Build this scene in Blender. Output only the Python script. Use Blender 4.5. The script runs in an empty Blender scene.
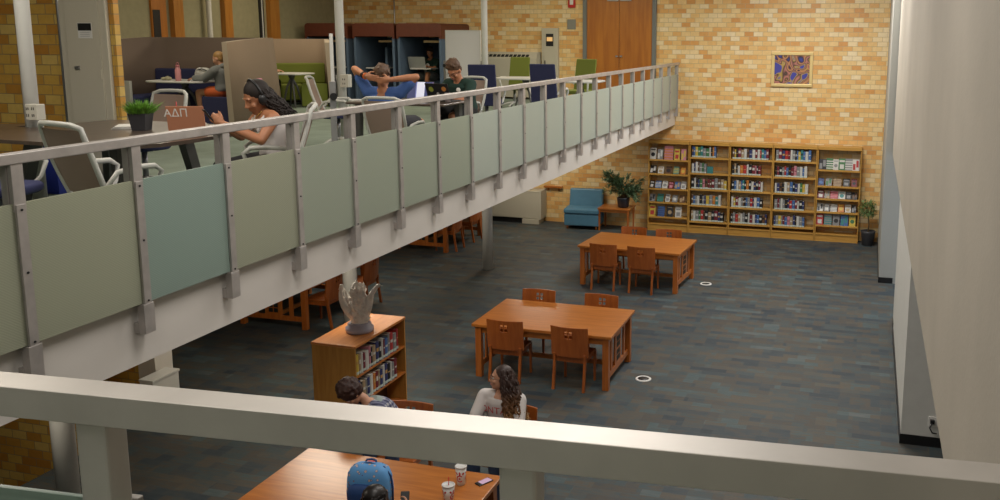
import bpy, math, random
from mathutils import Vector, Matrix, noise
random.seed(7)
V = Vector
sc = bpy.context.scene
col = sc.collection
R = math.radians
ZM = 3.12          # upper floor level
BW = 21.92         # back wall plane

# ---------------------------------------------------------------- materials
MATS = {}
def mat(name, color=(.5,.5,.5), rough=.6, metal=0., spec=.5, emit=None, estr=0, alpha=1, trans=0, var=0, vscale=8, bump=0, bscale=60, coat=0, sheen=0):
    if name in MATS: return MATS[name]
    m = bpy.data.materials.new(name); m.use_nodes = True
    nt = m.node_tree; b = nt.nodes['Principled BSDF']
    b.inputs['Base Color'].default_value = (*color, 1)
    b.inputs['Roughness'].default_value = rough
    b.inputs['Metallic'].default_value = metal
    b.inputs['Specular IOR Level'].default_value = spec
    b.inputs['Coat Weight'].default_value = coat
    b.inputs['Transmission Weight'].default_value = trans
    b.inputs['Sheen Weight'].default_value = sheen
    if emit:
        b.inputs['Emission Color'].default_value = (*emit, 1); b.inputs['Emission Strength'].default_value = estr
    N = nt.nodes.new; L = nt.links.new
    if var or bump:
        tc = N('ShaderNodeTexCoord')
    if var:
        n = N('ShaderNodeTexNoise'); n.inputs['Scale'].default_value = vscale; n.inputs['Detail'].default_value = 4
        L(tc.outputs['Object'], n.inputs['Vector'])
        r = N('ShaderNodeMapRange'); r.inputs[1].default_value = .3; r.inputs[2].default_value = .7
        r.inputs[3].default_value = 1-var; r.inputs[4].default_value = 1+var
        L(n.outputs['Fac'], r.inputs[0])
        mx = N('ShaderNodeVectorMath'); mx.operation = 'SCALE'; mx.inputs[0].default_value = color
        L(r.outputs[0], mx.inputs['Scale']); L(mx.outputs[0], b.inputs['Base Color'])
    if bump:
        n = N('ShaderNodeTexNoise'); n.inputs['Scale'].default_value = bscale; n.inputs['Detail'].default_value = 3
        L(tc.outputs['Object'], n.inputs['Vector'])
        bp = N('ShaderNodeBump'); bp.inputs['Strength'].default_value = bump; bp.inputs['Distance'].default_value = .01
        L(n.outputs['Fac'], bp.inputs['Height']); L(bp.outputs['Normal'], b.inputs['Normal'])
    MATS[name] = m
    return m

def ramp(nt, stops, interp='LINEAR'):
    r = nt.nodes.new('ShaderNodeValToRGB'); cr = r.color_ramp; cr.interpolation = interp
    while len(cr.elements) < len(stops): cr.elements.new(.5)
    for e, (p, c) in zip(cr.elements, stops): e.position = p; e.color = (*c, 1)
    return r

def wood(name, c1, c2, axis=0, rough=.35, scale=1., coat=.25):
    if name in MATS: return MATS[name]
    m = bpy.data.materials.new(name); m.use_nodes = True; nt = m.node_tree; b = nt.nodes['Principled BSDF']
    N = nt.nodes.new; L = nt.links.new
    tc = N('ShaderNodeTexCoord'); mp = N('ShaderNodeMapping')
    s = [14*scale]*3; s[axis] = 1.3*scale; mp.inputs['Scale'].default_value = s
    L(tc.outputs['Object'], mp.inputs['Vector'])
    n = N('ShaderNodeTexNoise'); n.inputs['Scale'].default_value = 1.6; n.inputs['Detail'].default_value = 6; n.inputs['Distortion'].default_value = .6
    L(mp.outputs[0], n.inputs['Vector'])
    r = ramp(nt, [(.3, c1), (.7, c2)]); L(n.outputs['Fac'], r.inputs[0]); L(r.outputs[0], b.inputs['Base Color'])
    b.inputs['Roughness'].default_value = rough; b.inputs['Coat Weight'].default_value = coat; b.inputs['Coat Roughness'].default_value = .25
    MATS[name] = m
    return m

def brick_mat(name, stops, mortar, bw=.2125, bh=.1063, plane='xz', bumpd=.004):
    m = bpy.data.materials.new(name); m.use_nodes = True; nt = m.node_tree; b = nt.nodes['Principled BSDF']
    N = nt.nodes.new; L = nt.links.new
    g = N('ShaderNodeNewGeometry'); sp = N('ShaderNodeSeparateXYZ'); cb = N('ShaderNodeCombineXYZ')
    L(g.outputs['Position'], sp.inputs[0])
    L(sp.outputs['X' if plane == 'xz' else 'Y'], cb.inputs[0]); L(sp.outputs['Z'], cb.inputs[1])
    br = N('ShaderNodeTexBrick'); br.inputs['Scale'].default_value = 1
    br.inputs['Color1'].default_value = (0,0,0,1); br.inputs['Color2'].default_value = (1,1,1,1)
    br.inputs['Mortar'].default_value = (.5,.5,.5,1)
    br.inputs['Mortar Size'].default_value = .0045; br.inputs['Mortar Smooth'].default_value = .1
    br.inputs['Brick Width'].default_value = bw; br.inputs['Row Height'].default_value = bh
    L(cb.outputs[0], br.inputs['Vector'])
    r = ramp(nt, stops); L(br.outputs['Color'], r.inputs[0])
    n = N('ShaderNodeTexNoise'); n.inputs['Scale'].default_value = 18; n.inputs['Detail'].default_value = 4; L(g.outputs['Position'], n.inputs['Vector'])
    mr = N('ShaderNodeMapRange'); mr.inputs[3].default_value = .86; mr.inputs[4].default_value = 1.14; L(n.outputs['Fac'], mr.inputs[0])
    vm = N('ShaderNodeVectorMath'); vm.operation = 'SCALE'; L(r.outputs[0], vm.inputs[0]); L(mr.outputs[0], vm.inputs['Scale'])
    mx = N('ShaderNodeMix'); mx.data_type = 'RGBA'; L(br.outputs['Fac'], mx.inputs['Factor']); L(vm.outputs[0], mx.inputs['A'])
    mx.inputs['B'].default_value = (*mortar, 1); L(mx.outputs['Result'], b.inputs['Base Color'])
    inv = N('ShaderNodeMath'); inv.operation = 'SUBTRACT'; inv.inputs[0].default_value = 1; L(br.outputs['Fac'], inv.inputs[1])
    bp = N('ShaderNodeBump'); bp.inputs['Distance'].default_value = bumpd; bp.inputs['Strength'].default_value = .7
    L(inv.outputs[0], bp.inputs['Height']); L(bp.outputs['Normal'], b.inputs['Normal'])
    b.inputs['Roughness'].default_value = .45
    MATS[name] = m
    return m

BR_ST = [(0, (.62,.30,.085)), (.18, (.71,.40,.13)), (.42, (.74,.48,.185)), (.7, (.77,.57,.27)), (1, (.79,.65,.41))]
M_brick = brick_mat('cream_orange_brick', BR_ST, (.50,.38,.22))
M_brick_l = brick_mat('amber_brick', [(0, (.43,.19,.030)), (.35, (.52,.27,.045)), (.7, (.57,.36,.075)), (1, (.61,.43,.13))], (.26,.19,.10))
def carpet_tiles():
    m = bpy.data.materials.new('carpet_planks'); m.use_nodes = True; nt = m.node_tree; b = nt.nodes['Principled BSDF']
    N = nt.nodes.new; L = nt.links.new
    g = N('ShaderNodeNewGeometry')
    outs = []
    for i, (w, h, rot, off) in enumerate(((.52,.13,0,.37),(.26,.26,0,.5))):
        mp = N('ShaderNodeMapping'); mp.inputs['Rotation'].default_value = (0,0,rot); mp.inputs['Location'].default_value = (i*3.3,i*1.7,0)
        L(g.outputs['Position'], mp.inputs['Vector'])
        br = N('ShaderNodeTexBrick'); br.inputs['Scale'].default_value = 1; br.offset = off
        br.inputs['Color1'].default_value = (0,0,0,1); br.inputs['Color2'].default_value = (1,1,1,1); br.inputs['Mortar'].default_value = (.4,.4,.4,1)
        br.inputs['Mortar Size'].default_value = .001
        br.inputs['Brick Width'].default_value = w; br.inputs['Row Height'].default_value = h
        L(mp.outputs[0], br.inputs['Vector']); outs.append(br)
    mp = N('ShaderNodeMapping'); mp.inputs['Scale'].default_value = (3,14,1); L(g.outputs['Position'], mp.inputs['Vector'])
    n = N('ShaderNodeTexNoise'); n.inputs['Scale'].default_value = 2.; n.inputs['Detail'].default_value = 5; L(mp.outputs[0], n.inputs['Vector'])
    a1 = N('ShaderNodeMath'); a1.operation = 'MULTIPLY_ADD'; L(outs[0].outputs['Color'], a1.inputs[0]); a1.inputs[1].default_value = .42
    a0 = N('ShaderNodeMath'); a0.operation = 'MULTIPLY'; L(outs[1].outputs['Color'], a0.inputs[0]); a0.inputs[1].default_value = .28
    L(a0.outputs[0], a1.inputs[2])
    a2 = N('ShaderNodeMath'); a2.operation = 'MULTIPLY_ADD'; L(n.outputs['Fac'], a2.inputs[0]); a2.inputs[1].default_value = .34; L(a1.outputs[0], a2.inputs[2])
    r = ramp(nt, [(.12, (.018,.027,.038)), (.34, (.036,.052,.064)), (.45, (.068,.057,.045)), (.52, (.038,.064,.076)), (.66, (.085,.068,.050)), (.74, (.048,.080,.090)), (.9, (.10,.11,.11))])
    L(a2.outputs[0], r.inputs[0]); L(r.outputs[0], b.inputs['Base Color']); b.inputs['Roughness'].default_value = .62
    b.inputs['Specular IOR Level'].default_value = .35
    f = N('ShaderNodeTexNoise'); f.inputs['Scale'].default_value = 160; L(g.outputs['Position'], f.inputs['Vector'])
    bp = N('ShaderNodeBump'); bp.inputs['Strength'].default_value = .3; bp.inputs['Distance'].default_value = .005; L(f.outputs['Fac'], bp.inputs['Height']); L(bp.outputs['Normal'], b.inputs['Normal'])
    return m
M_carpet = carpet_tiles()
M_carpet2 = mat('teal_grey_carpet', (.20,.25,.21), .95, var=.12, vscale=3, bump=.3, bscale=200)
M_white = mat('white_paint', (.60,.57,.52), .6, var=.05, vscale=2)
M_fascia = mat('fascia_paint', (.60,.57,.53), .5, var=.05, vscale=1.3)
M_plaster = mat('wall_plaster', (.41,.372,.31), .75, var=.06, vscale=1.2, bump=.15, bscale=30)
M_pier = mat('pier_paint', (.60,.60,.57), .6, var=.03)
M_drywall = mat('olive_drywall', (.30,.27,.16), .8, var=.06)
M_base = mat('black_baseboard', (.008,.008,.009), .4)
M_ceil = mat('ceiling_paint', (.6,.58,.52), .9)
M_alu = mat('brushed_aluminium', (.46,.43,.41), .42, metal=.55, var=.12, vscale=9)
M_alu_d = mat('aluminium_edge', (.33,.31,.29), .5, metal=.4, var=.1)
M_rail = mat('near_rail_aluminium', (.52,.49,.45), .40, metal=.5, var=.1, vscale=5)
W_t = wood('cherry_table_x', (.33,.10,.016), (.47,.165,.03), 0, rough=.3)
W_y = wood('cherry_wood_y', (.34,.10,.016), (.48,.165,.03), 1, rough=.3)
W_z = wood('cherry_wood_z', (.34,.09,.013), (.48,.15,.026), 2)
W_chair = wood('cherry_plywood', (.27,.065,.010), (.38,.105,.018), 2)
W_bc = wood('oak_bookcase', (.42,.21,.035), (.54,.30,.065), 2, rough=.45, coat=.1)
W_bcx = wood('oak_bookcase_x', (.44,.22,.04), (.57,.32,.07), 0, rough=.45, coat=.1)
W_lbc = wood('low_case_side', (.36,.16,.03), (.47,.23,.05), 2, rough=.4, coat=.1)
W_door = wood('door_veneer', (.33,.105,.012), (.45,.165,.02), 2, scale=.5, rough=.4)
W_trim = wood('window_trim_wood', (.34,.13,.02), (.44,.19,.035), 2)
W_dark = wood('dark_table_laminate', (.060,.042,.032), (.095,.068,.052), 1, rough=.3)
M_black = mat('black_plastic', (.012,.012,.013), .4)
M_tile = mat('dark_green_tile', (.006,.014,.012), .55)
M_frame = mat('light_grey_plastic', (.50,.50,.46), .45)
M_taupe = mat('taupe_mesh_fabric', (.30,.215,.17), .85, bump=.3, bscale=400)
M_navy = mat('navy_fabric', (.022,.026,.085), .85, bump=.2, bscale=300)
M_green = mat('olive_green_fabric', (.15,.18,.025), .85, bump=.2, bscale=300)
M_felt = mat('taupe_felt', (.25,.185,.13), .95, bump=.3, bscale=250)
M_felt_l = mat('pale_felt_edge', (.36,.30,.23), .95)
M_steel = mat('steel_tube', (.35,.35,.36), .35, metal=.8)
M_wtop = mat('white_laminate', (.62,.62,.60), .35)
M_paper = mat('white_paper', (.72,.71,.68), .6)
M_red = mat('red_print', (.50,.015,.02), .5)

# ---------------------------------------------------------------- mesh builder
class MB:
    def __init__(s): s.v = []; s.f = []; s.m = []; s.sm = []
    def add(s, vs, fs, mi=0, smooth=False):
        o = len(s.v); s.v += [V(v) for v in vs]
        for f in fs: s.f.append([i+o for i in f]); s.m.append(mi); s.sm.append(smooth)
        return s
    def box(s, a, b, mi=0, rz=0, c=None):
        x0,y0,z0 = a; x1,y1,z1 = b
        vs = [V(p) for p in ((x0,y0,z0),(x1,y0,z0),(x1,y1,z0),(x0,y1,z0),(x0,y0,z1),(x1,y0,z1),(x1,y1,z1),(x0,y1,z1))]
        if rz:
            cc = V(c) if c else V(((x0+x1)/2,(y0+y1)/2,0)); M = Matrix.Rotation(rz,3,'Z')
            vs = [M@(v-cc)+cc for v in vs]
        return s.add(vs, [(0,3,2,1),(4,5,6,7),(0,1,5,4),(1,2,6,5),(2,3,7,6),(3,0,4,7)], mi)
    def hexa(s, bot, top, mi=0, smooth=False):
        return s.add(list(bot)+list(top), [(0,3,2,1),(4,5,6,7),(0,1,5,4),(1,2,6,5),(2,3,7,6),(3,0,4,7)], mi, smooth)
    def prism(s, poly, vec, mi=0, smooth=False):
        n = len(poly); vec = V(vec); p = [V(q) for q in poly]
        vs = p + [q+vec for q in p]
        s.add(vs, [tuple(range(n))[::-1], tuple(range(n,2*n))], mi)
        o = len(s.v)-2*n
        for i in range(n):
            j = (i+1) % n; s.f.append([o+i,o+j,o+n+j,o+n+i]); s.m.append(mi); s.sm.append(smooth)
        return s
    def rings(s, rings, mi=0, smooth=True, caps=True, closed=False):
        n = len(rings[0]); vs = [p for r in rings for p in r]; fs = []
        K = len(rings)
        for k in range(K-1 if not closed else K):
            a = k*n; b = ((k+1) % K)*n
            for i in range(n):
                j = (i+1) % n; fs.append((a+i,a+j,b+j,b+i))
        s.add(vs, fs, mi, smooth)
        if caps and not closed:
            o = len(s.v)-len(vs)
            s.f.append([o+i for i in range(n)][::-1]); s.m.append(mi); s.sm.append(False)
            s.f.append([o+(K-1)*n+i for i in range(n)]); s.m.append(mi); s.sm.append(False)
        return s
    def tube(s, pts, r, n=8, mi=0, round_=False, closed=False):
        P = [V(p) for p in pts]; K = len(P)
        rs = r if isinstance(r, (list, tuple)) else [r]*K
        rs = list(rs)
        if round_:
            d0 = (P[0]-P[1]).normalized(); d1 = (P[-1]-P[-2]).normalized()
            P = [P[0]+d0*rs[0]*.9, P[0]+d0*rs[0]*.6] + P + [P[-1]+d1*rs[-1]*.6, P[-1]+d1*rs[-1]*.9]
            rs = [rs[0]*.35, rs[0]*.8] + rs + [rs[-1]*.8, rs[-1]*.35]; K = len(P)
        rings = []; nrm = None
        for i in range(K):
            if closed: t = (P[(i+1) % K]-P[i-1]).normalized()
            else: t = (P[min(i+1,K-1)]-P[max(i-1,0)]).normalized()
            if nrm is None:
                nrm = t.cross(V((0,0,1)) if abs(t.z) < .9 else V((1,0,0))).normalized()
            else:
                nrm = (nrm - t*nrm.dot(t)); nrm = nrm.normalized() if nrm.length > 1e-5 else t.orthogonal().normalized()
            bn = t.cross(nrm)
            rings.append([P[i]+(nrm*math.cos(2*math.pi*k/n)+bn*math.sin(2*math.pi*k/n))*rs[i] for k in range(n)])
        return s.rings(rings, mi, True, not closed, closed)
    def lathe(s, prof, c=(0,0,0), n=20, mi=0, smooth=True):
        c = V(c)
        rings = [[c+V((r*math.cos(2*math.pi*k/n), r*math.sin(2*math.pi*k/n), z)) for k in range(n)] for r, z in prof]
        return s.rings(rings, mi, smooth)
    def ell(s, c, r, M=None, mi=0, nu=14, nv=9, fn=None):
        c = V(c); rings = []
        if not isinstance(r, (tuple, list)): r = (r,r,r)
        for j in range(nv+1):
            th = math.pi*(j+.02)/(nv+.04)
            ring = []
            for k in range(nu):
                ph = 2*math.pi*k/nu
                p = V((r[0]*math.sin(th)*math.cos(ph), r[1]*math.sin(th)*math.sin(ph), -r[2]*math.cos(th)))
                if fn: p = fn(p)
                if M: p = M@p
                ring.append(c+p)
            rings.append(ring)
        return s.rings(rings, mi, True)
    def xf(s, M):
        s.v = [M@v for v in s.v]; return s
    def join(s, o, M=None, mi=None):
        vs = [M@v for v in o.v] if M else o.v
        off = len(s.v); s.v += vs
        s.f += [[i+off for i in f] for f in o.f]; s.m += [x if mi is None else mi for x in o.m]; s.sm += o.sm
        return s
    def mesh(s, name):
        me = bpy.data.meshes.new(name); me.from_pydata([tuple(v) for v in s.v], [], s.f)
        me.polygons.foreach_set('material_index', s.m); me.polygons.foreach_set('use_smooth', s.sm)
        me.update(); return me
    def build(s, name, mats, parent=None, bevel=0, loc=None, rot=None):
        me = s.mesh(name)
        for m in (mats if isinstance(mats, (list, tuple)) else [mats]): me.materials.append(m)
        o = bpy.data.objects.new(name, me); col.objects.link(o)
        if parent: o.parent = parent
        if loc: o.location = loc
        if rot: o.rotation_euler = rot
        if bevel:
            b = o.modifiers.new('bevel', 'BEVEL'); b.width = bevel; b.segments = 2; b.limit_method = 'ANGLE'; b.angle_limit = R(50)
        return o

def voxel(mb, name, mats, parent, vox=.008, smooth=2, disp=None):
    "grow one continuous surface out of overlapping closed volumes"
    me = mb.mesh(name+'_src'); o = bpy.data.objects.new(name+'_src', me); col.objects.link(o)
    r = o.modifiers.new('r', 'REMESH'); r.mode = 'VOXEL'; r.voxel_size = vox; r.use_smooth_shade = True
    if smooth:
        k = o.modifiers.new('s', 'SMOOTH'); k.iterations = smooth; k.factor = .5
    dg = bpy.context.evaluated_depsgraph_get(); dg.update()
    nm = bpy.data.meshes.new_from_object(o.evaluated_get(dg)); nm.name = name
    bpy.data.objects.remove(o); bpy.data.meshes.remove(me)
    nm.materials.clear()
    for m in (mats if isinstance(mats, (list, tuple)) else [mats]): nm.materials.append(m)
    if disp:
        for v in nm.vertices: v.co = disp(v.co.copy())
    nm.polygons.foreach_set('use_smooth', [True]*len(nm.polygons))
    q = bpy.data.objects.new(name, nm); col.objects.link(q); q.parent = parent
    return q

def tag(o, label, cat, group=None, kind=None):
    o['label'] = label; o['category'] = cat
    if group: o['group'] = group
    if kind: o['kind'] = kind
    return o
def thing(name, label, cat, loc=(0,0,0), rz=0, group=None):
    o = bpy.data.objects.new(name, None); col.objects.link(o); o.location = loc; o.rotation_euler = (0,0,rz)
    o.empty_display_size = .1
    return tag(o, label, cat, group)
def struct(name, mb, mats, bevel=0, parent=None):
    o = mb.build(name, mats, parent, bevel)
    if not parent: o['kind'] = 'structure'
    return o
def dup(root, loc, rz, label, group=None):
    def rec(o, p):
        c = o.copy(); col.objects.link(c); c.parent = p
        for ch in o.children: rec(ch, c)
        return c
    r = rec(root, None); r.location = loc; r.rotation_euler = (0,0,rz); r['label'] = label
    if group: r['group'] = group
    return r

# ================================================================ SETTING
XL, XR, YS, ZC = -13.6, .47, -3.2, 6.6
b = MB(); b.box((XL,YS,-.3),(XL+5.25,2.0,0)); b.box((-8.35,YS,-.3),(3.2,BW,0)); b.box((XL,8.0,-.3),(-8.35,BW,0))
struct('floor', b, M_carpet)
b = MB(); b.box((XL,2.0,-1.9),(-8.35,7.9,-1.7)); struct('floor', b, M_carpet)
b = MB(); b.box((-8.36,2.0,-1.7),(-8.30,7.9,-.3)); struct('wall_stairwell', b, M_white)
b = MB(); b.box((XL-.3,BW,-.3),(3.5,BW+.3,ZC)); struct('wall_back', b, M_brick)
b = MB(); b.box((XL-.3,YS-.3,-2),(XL,BW,ZC)); struct('wall_left', b, M_drywall)
b = MB(); b.box((XL,YS-.3,-2),(3.5,YS,ZC)); struct('wall_front', b, M_white)
b = MB(); b.box((XL-.3,YS-.3,ZC),(3.5,BW+.3,ZC+.2)); struct('ceiling', b, M_ceil)
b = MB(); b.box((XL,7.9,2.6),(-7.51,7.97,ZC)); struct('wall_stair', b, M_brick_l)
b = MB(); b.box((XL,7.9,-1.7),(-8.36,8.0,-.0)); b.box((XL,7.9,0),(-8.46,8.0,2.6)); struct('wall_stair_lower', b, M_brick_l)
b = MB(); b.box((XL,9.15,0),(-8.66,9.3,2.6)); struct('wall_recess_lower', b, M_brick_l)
# upper slab and its white fascia
b = MB(); b.box((XL,1.22,2.60),(-4.52,BW,ZM-.015)); b.box((XL,YS,2.60),(XR,1.22,ZM-.015)); struct('floor_upper_slab', b, M_white)
b = MB(); b.box((XL,1.22,ZM-.015),(-4.50,BW,ZM)); b.box((XL,YS,ZM-.015),(XR,1.22,ZM)); struct('floor_upper', b, M_carpet2)
b = MB(); b.box((-4.52,1.22,2.575),(-4.465,BW-.03,3.14)); struct('trim_1', b, M_fascia)
b = MB(); b.box((-4.465,1.22,2.575),(XR,1.25,3.14)); struct('trim_2', b, M_fascia)
# right side: overhanging plaster wall, piers and recess below
b = MB(); b.box((XR,YS,2.50),(.75,18.15,ZC)); b.box((.75,YS,2.50),(3.2,18.15,2.6)); struct('wall_right', b, M_plaster)
b = MB(); b.box((3.0,YS,0),(3.2,BW,2.5)); struct('wall_right_recess', b, M_white)
b = MB(); b.box((.345,18.2,0),(3.2,BW,ZC)); struct('wall_right_pier', b, mat('grey_paint', (.36,.36,.33), .6))
b = MB(); b.box((.557,15.25,0),(.74,15.6,2.5)); b.box((.74,15.27,0),(2.0,15.6,2.5)); struct('wall_right_pier', b, M_pier)
b = MB(); b.box((.548,10.8,0),(1.03,15.0,2.5)); b.box((1.03,10.9,0),(3.0,11.1,2.5)); struct('wall_right_pier', b, M_pier)
b = MB(); b.box((.335,18.19,0),(.60,18.2,.11)); b.box((.335,18.2,0),(.345,BW,.11)); struct('baseboard_pier', b, M_base)
b = MB(); b.box((.547,15.24,0),(.70,15.25,.11)); b.box((.547,15.25,0),(.557,15.6,.11)); struct('baseboard_pier', b, M_base)
b = MB(); b.box((.536,10.79,0),(1.03,10.8,.12)); b.box((.536,10.8,0),(.548,15.0,.12)); struct('baseboard_pier', b, M_base)
b = MB(); b.box((.66,15.22,.11),(.72,15.25,2.5)); struct('trim_3', b, mat('beige_trim', (.42,.33,.25), .6))
b = MB(); b.box((.945,10.76,.25),(.99,10.8,1.0)); struct('trim_4', b, mat('beige_trim'))
# daylight window in the recess between the piers
b = MB(); b.box((2.86,15.6,.5),(2.9,18.2,2.3)); w = struct('window_1', b, mat('daylight_pane', (.8,.9,1), .3, emit=(.62,.78,1.), estr=2))
b = MB(); 
for y in (15.6,16.47,17.33,18.16): b.box((2.82,y,.45),(2.87,y+.05,2.35))
b.box((2.82,15.6,.42),(2.87,18.2,.5)); b.box((2.82,15.6,2.3),(2.87,18.2,2.36)); b.build('window_frame', M_alu_d, w)

# left wall upstairs: wood trims, door and window strips
b = MB(); b.box((XL,15.22,ZM),(XL+.05,15.62,5.4)); d = struct('door_1', b, W_door)
b = MB(); b.box((XL+.05,15.24,ZM+.9),(XL+.06,15.43,5.15)); b.build('glass', M_black, d)
n = 5
for y0, y1, dx in ((15.75,16.02,.12),(17.3,17.55,.12),(18.9,19.25,.12)):
    b = MB(); b.box((XL,y0,ZM),(XL+dx,y1,ZC)); struct('trim_%d' % n, b, W_trim); n += 1
b = MB(); b.box((XL,18.62,ZM),(XL+.03,18.78,ZC)); w = struct('window_2', b, M_black)
b = MB(); b.box((XL+.03,18.69,ZM),(XL+.05,18.71,ZC)); b.build('window_frame', M_paper, w)
b = MB(); b.tube([(XL+.15,16.75,ZM),(XL+.15,16.75,ZC)], .055, 12); struct('column_1', b, M_white)
# double doors at the end of the bridge
d = thing('double_door', 'tall pair of orange-brown wooden doors in a grey frame on the back wall', 'door', (-5.86,BW,ZM)); del d['category']; del d['label']
for k in list(d.keys()): del d[k]
d.name = 'door_2'; d['kind'] = 'structure'
b = MB(); b.box((-.93,-.06,0),(-.83,0,2.9)); b.box((.80,-.06,0),(.90,0,2.9)); b.box((-.93,-.06,2.8),(.90,0,2.9)); b.build('door_frame', mat('grey_frame', (.16,.17,.16), .5), d, .003)
for x0, x1 in ((-.83,-.02),(-.01,.80)):
    b = MB(); b.box((x0,-.03,.01),(x1,-.001,2.8)); o = b.build('door_leaf', W_door, d, .002)
    s = -1 if x0 < -.5 else 1
    b = MB(); b.tube([(-.015+s*.06,-.03,1.07),(-.015+s*.06,-.08,1.07)], .022, 12); b.tube([(-.015+s*.06,-.075,1.07),(-.015+s*.02,-.08,1.07)], .012, 8)
    b.build('handle', M_steel, o)
    b = MB(); b.box((-.015+s*.02,-.07,2.38),(-.015+s*.3,-.03,2.44)); b.build('door_closer', M_steel, o, .004)
b = MB(); b.tube([(-.015,-.03,.62),(-.015,-.045,.62)], .022, 12); b.build('lock', M_steel, d)

# columns
for y in (6.6, 11.77, 16.95):
    b = MB(); b.tube([(-7.27,y,ZM),(-7.27,y,ZC)], .062, 20); struct('column_%d' % (2+int(y//5)), b, M_pier)
    b = MB(); b.tube([(-7.27,y,0),(-7.27,y,2.6)], .105, 24); struct('column_%d' % (6+int(y//5)), b, M_pier)

# ================================================================ RAILINGS
GL = []
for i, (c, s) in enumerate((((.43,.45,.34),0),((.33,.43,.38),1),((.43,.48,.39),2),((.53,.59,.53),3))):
    m = bpy.data.materials.new('patterned_glass_%d' % i); m.use_nodes = True; nt = m.node_tree; bs = nt.nodes['Principled BSDF']
    N = nt.nodes.new; L = nt.links.new
    tc = N('ShaderNodeTexCoord'); mp = N('ShaderNodeMapping'); mp.inputs['Rotation'].default_value = (R(35),0,0); L(tc.outputs['Object'], mp.inputs['Vector'])
    wv = N('ShaderNodeTexWave'); wv.bands_direction = 'Z'; wv.inputs['Scale'].default_value = 24; wv.inputs['Distortion'].default_value = .4; L(mp.outputs[0], wv.inputs['Vector'])
    mx = N('ShaderNodeMix'); mx.data_type = 'RGBA'; mx.inputs['A'].default_value = (*[v*.95 for v in c],1); mx.inputs['B'].default_value = (*[v*1.05 for v in c],1)
    L(wv.outputs['Fac'], mx.inputs['Factor']); L(mx.outputs['Result'], bs.inputs['Base Color'])
    bp = N('ShaderNodeBump'); bp.inputs['Distance'].default_value = .002; bp.inputs['Strength'].default_value = .3; L(wv.outputs['Fac'], bp.inputs['Height']); L(bp.outputs['Normal'], bs.inputs['Normal'])
    bs.inputs['Roughness'].default_value = .28
    tr = N('ShaderNodeBsdfTranslucent'); L(mx.outputs['Result'], tr.inputs['Color'])
    ms = N('ShaderNodeMixShader'); ms.inputs[0].default_value = .35; L(bs.outputs[0], ms.inputs[1]); L(tr.outputs[0], ms.inputs[2])
    L(ms.outputs[0], nt.nodes['Material Output'].inputs['Surface']); GL.append(m)

XF = -4.385   # front plane of posts
rail = thing('balcony_railing', 'long aluminium and frosted glass railing along the edge of the upper floor', 'railing', (0,0,ZM))
Y0, SP = 4.705, .8525
ys = [Y0+SP*k for k in range(-4, 21) if Y0+SP*k < BW-.05]
b = MB(); b.box((XF-.06,ys[0]-.3,.88),(XF+.005,BW-.03,.94)); b.build('handrail', M_alu, rail, .006)
for i, y in enumerate(ys):
    b = MB()
    b.box((XF-.075,y-.042,-.1),(XF-.03,y+.042,.885),0)       # tube behind the glass
    b.build('post', M_alu_d, rail, .003)
    b = MB(); b.box((XF-.030,y-.035,.62),(XF-.002,y+.04,.885)); b.build('post_head', M_alu, rail, .002)
    b = MB(); b.box((XF-.012,y-.03,-.14),(XF+.006,y+.03,.66)); c = b.build('clamp_strip', M_alu, rail, .002)
    b = MB()
    for z in (.63,.28,-.115): b.tube([(XF+.006,y,z),(XF+.011,y,z)], .007, 8)
    b.build('bolt', M_black, c)
    b = MB(); b.box((XF-.045,y-.045,-.33),(XF+.008,y+.045,-.135)); b.box((XF-.09,y-.045,-.33),(XF-.045,y+.045,-.26)); b.build('bracket', M_alu, rail, .003)
    if i+1 < len(ys):
        b = MB(); b.box((XF-.028,y+.005,-.13),(XF-.014,y+SP-.005,.665))
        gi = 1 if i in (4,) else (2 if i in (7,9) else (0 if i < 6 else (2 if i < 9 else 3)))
        b.build('glass_panel', GL[gi], rail)
# near railing, rotated a little against the grid
near = thing('near_railing', 'thick brushed metal railing crossing the foreground in front of the viewer', 'railing', (-1.5,1.28,ZM), R(4.45))
b = MB(); b.box((-2.78,-.041,.882),(1.93,.026,.94)); b.build('handrail', M_rail, near, .0015)
for x in (-2.24,-1.435,-.63,.175,.98,1.785):
    xx = x
    b = MB(); b.box((xx-.033,-.035,-.02),(xx+.031,.022,.884)); b.build('post', M_rail, near, .006)
    b = MB(); b.box((xx-.03,.034,-.1),(xx+.03,.05,.705)); b.build('clamp_strip', M_alu_d, near, .003)
for x0, x1 in ((-2.23,-1.445),(-1.425,-.64),(-.62,.165),(.185,.97),(.99,1.775)):
    b = MB(); b.box((x0,.023,-.12),(x1,.034,.700)); b.build('glass_panel', GL[1], near)

# ================================================================ LOWER FLOOR FURNITURE
def holes_panel(mb, xs, zs, holes, th, bend, y0=0):
    "solid panel on a grid with square cut-outs; bend(x) gives the curve"
    nx, nz = len(xs), len(zs)
    idx = lambda s, i, k: s*nx*nz + k*nx + i
    vs = []
    for s in (0, 1):
        for k in range(nz):
            for i in range(nx):
                x, z = xs[i], zs[k]; vs.append((x, y0+bend(x, z)+s*th, z))
    fs = []
    solid = lambda i, k: 0 <= i < nx-1 and 0 <= k < nz-1 and (i, k) not in holes
    for k in range(nz-1):
        for i in range(nx-1):
            if not solid(i, k): continue
            a,b_,c,d = idx(0,i,k),idx(0,i+1,k),idx(0,i+1,k+1),idx(0,i,k+1)
            fs.append((a,b_,c,d)); a2,b2,c2,d2 = [q+nx*nz for q in (a,b_,c,d)]; fs.append((d2,c2,b2,a2))
            if not solid(i-1,k): fs.append((a,d,d2,a2))
            if not solid(i+1,k): fs.append((b_,b2,c2,c))
            if not solid(i,k-1): fs.append((a,a2,b2,b_))
            if not solid(i,k+1): fs.append((d,c,c2,d2))
    mb.add(vs, fs)

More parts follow.
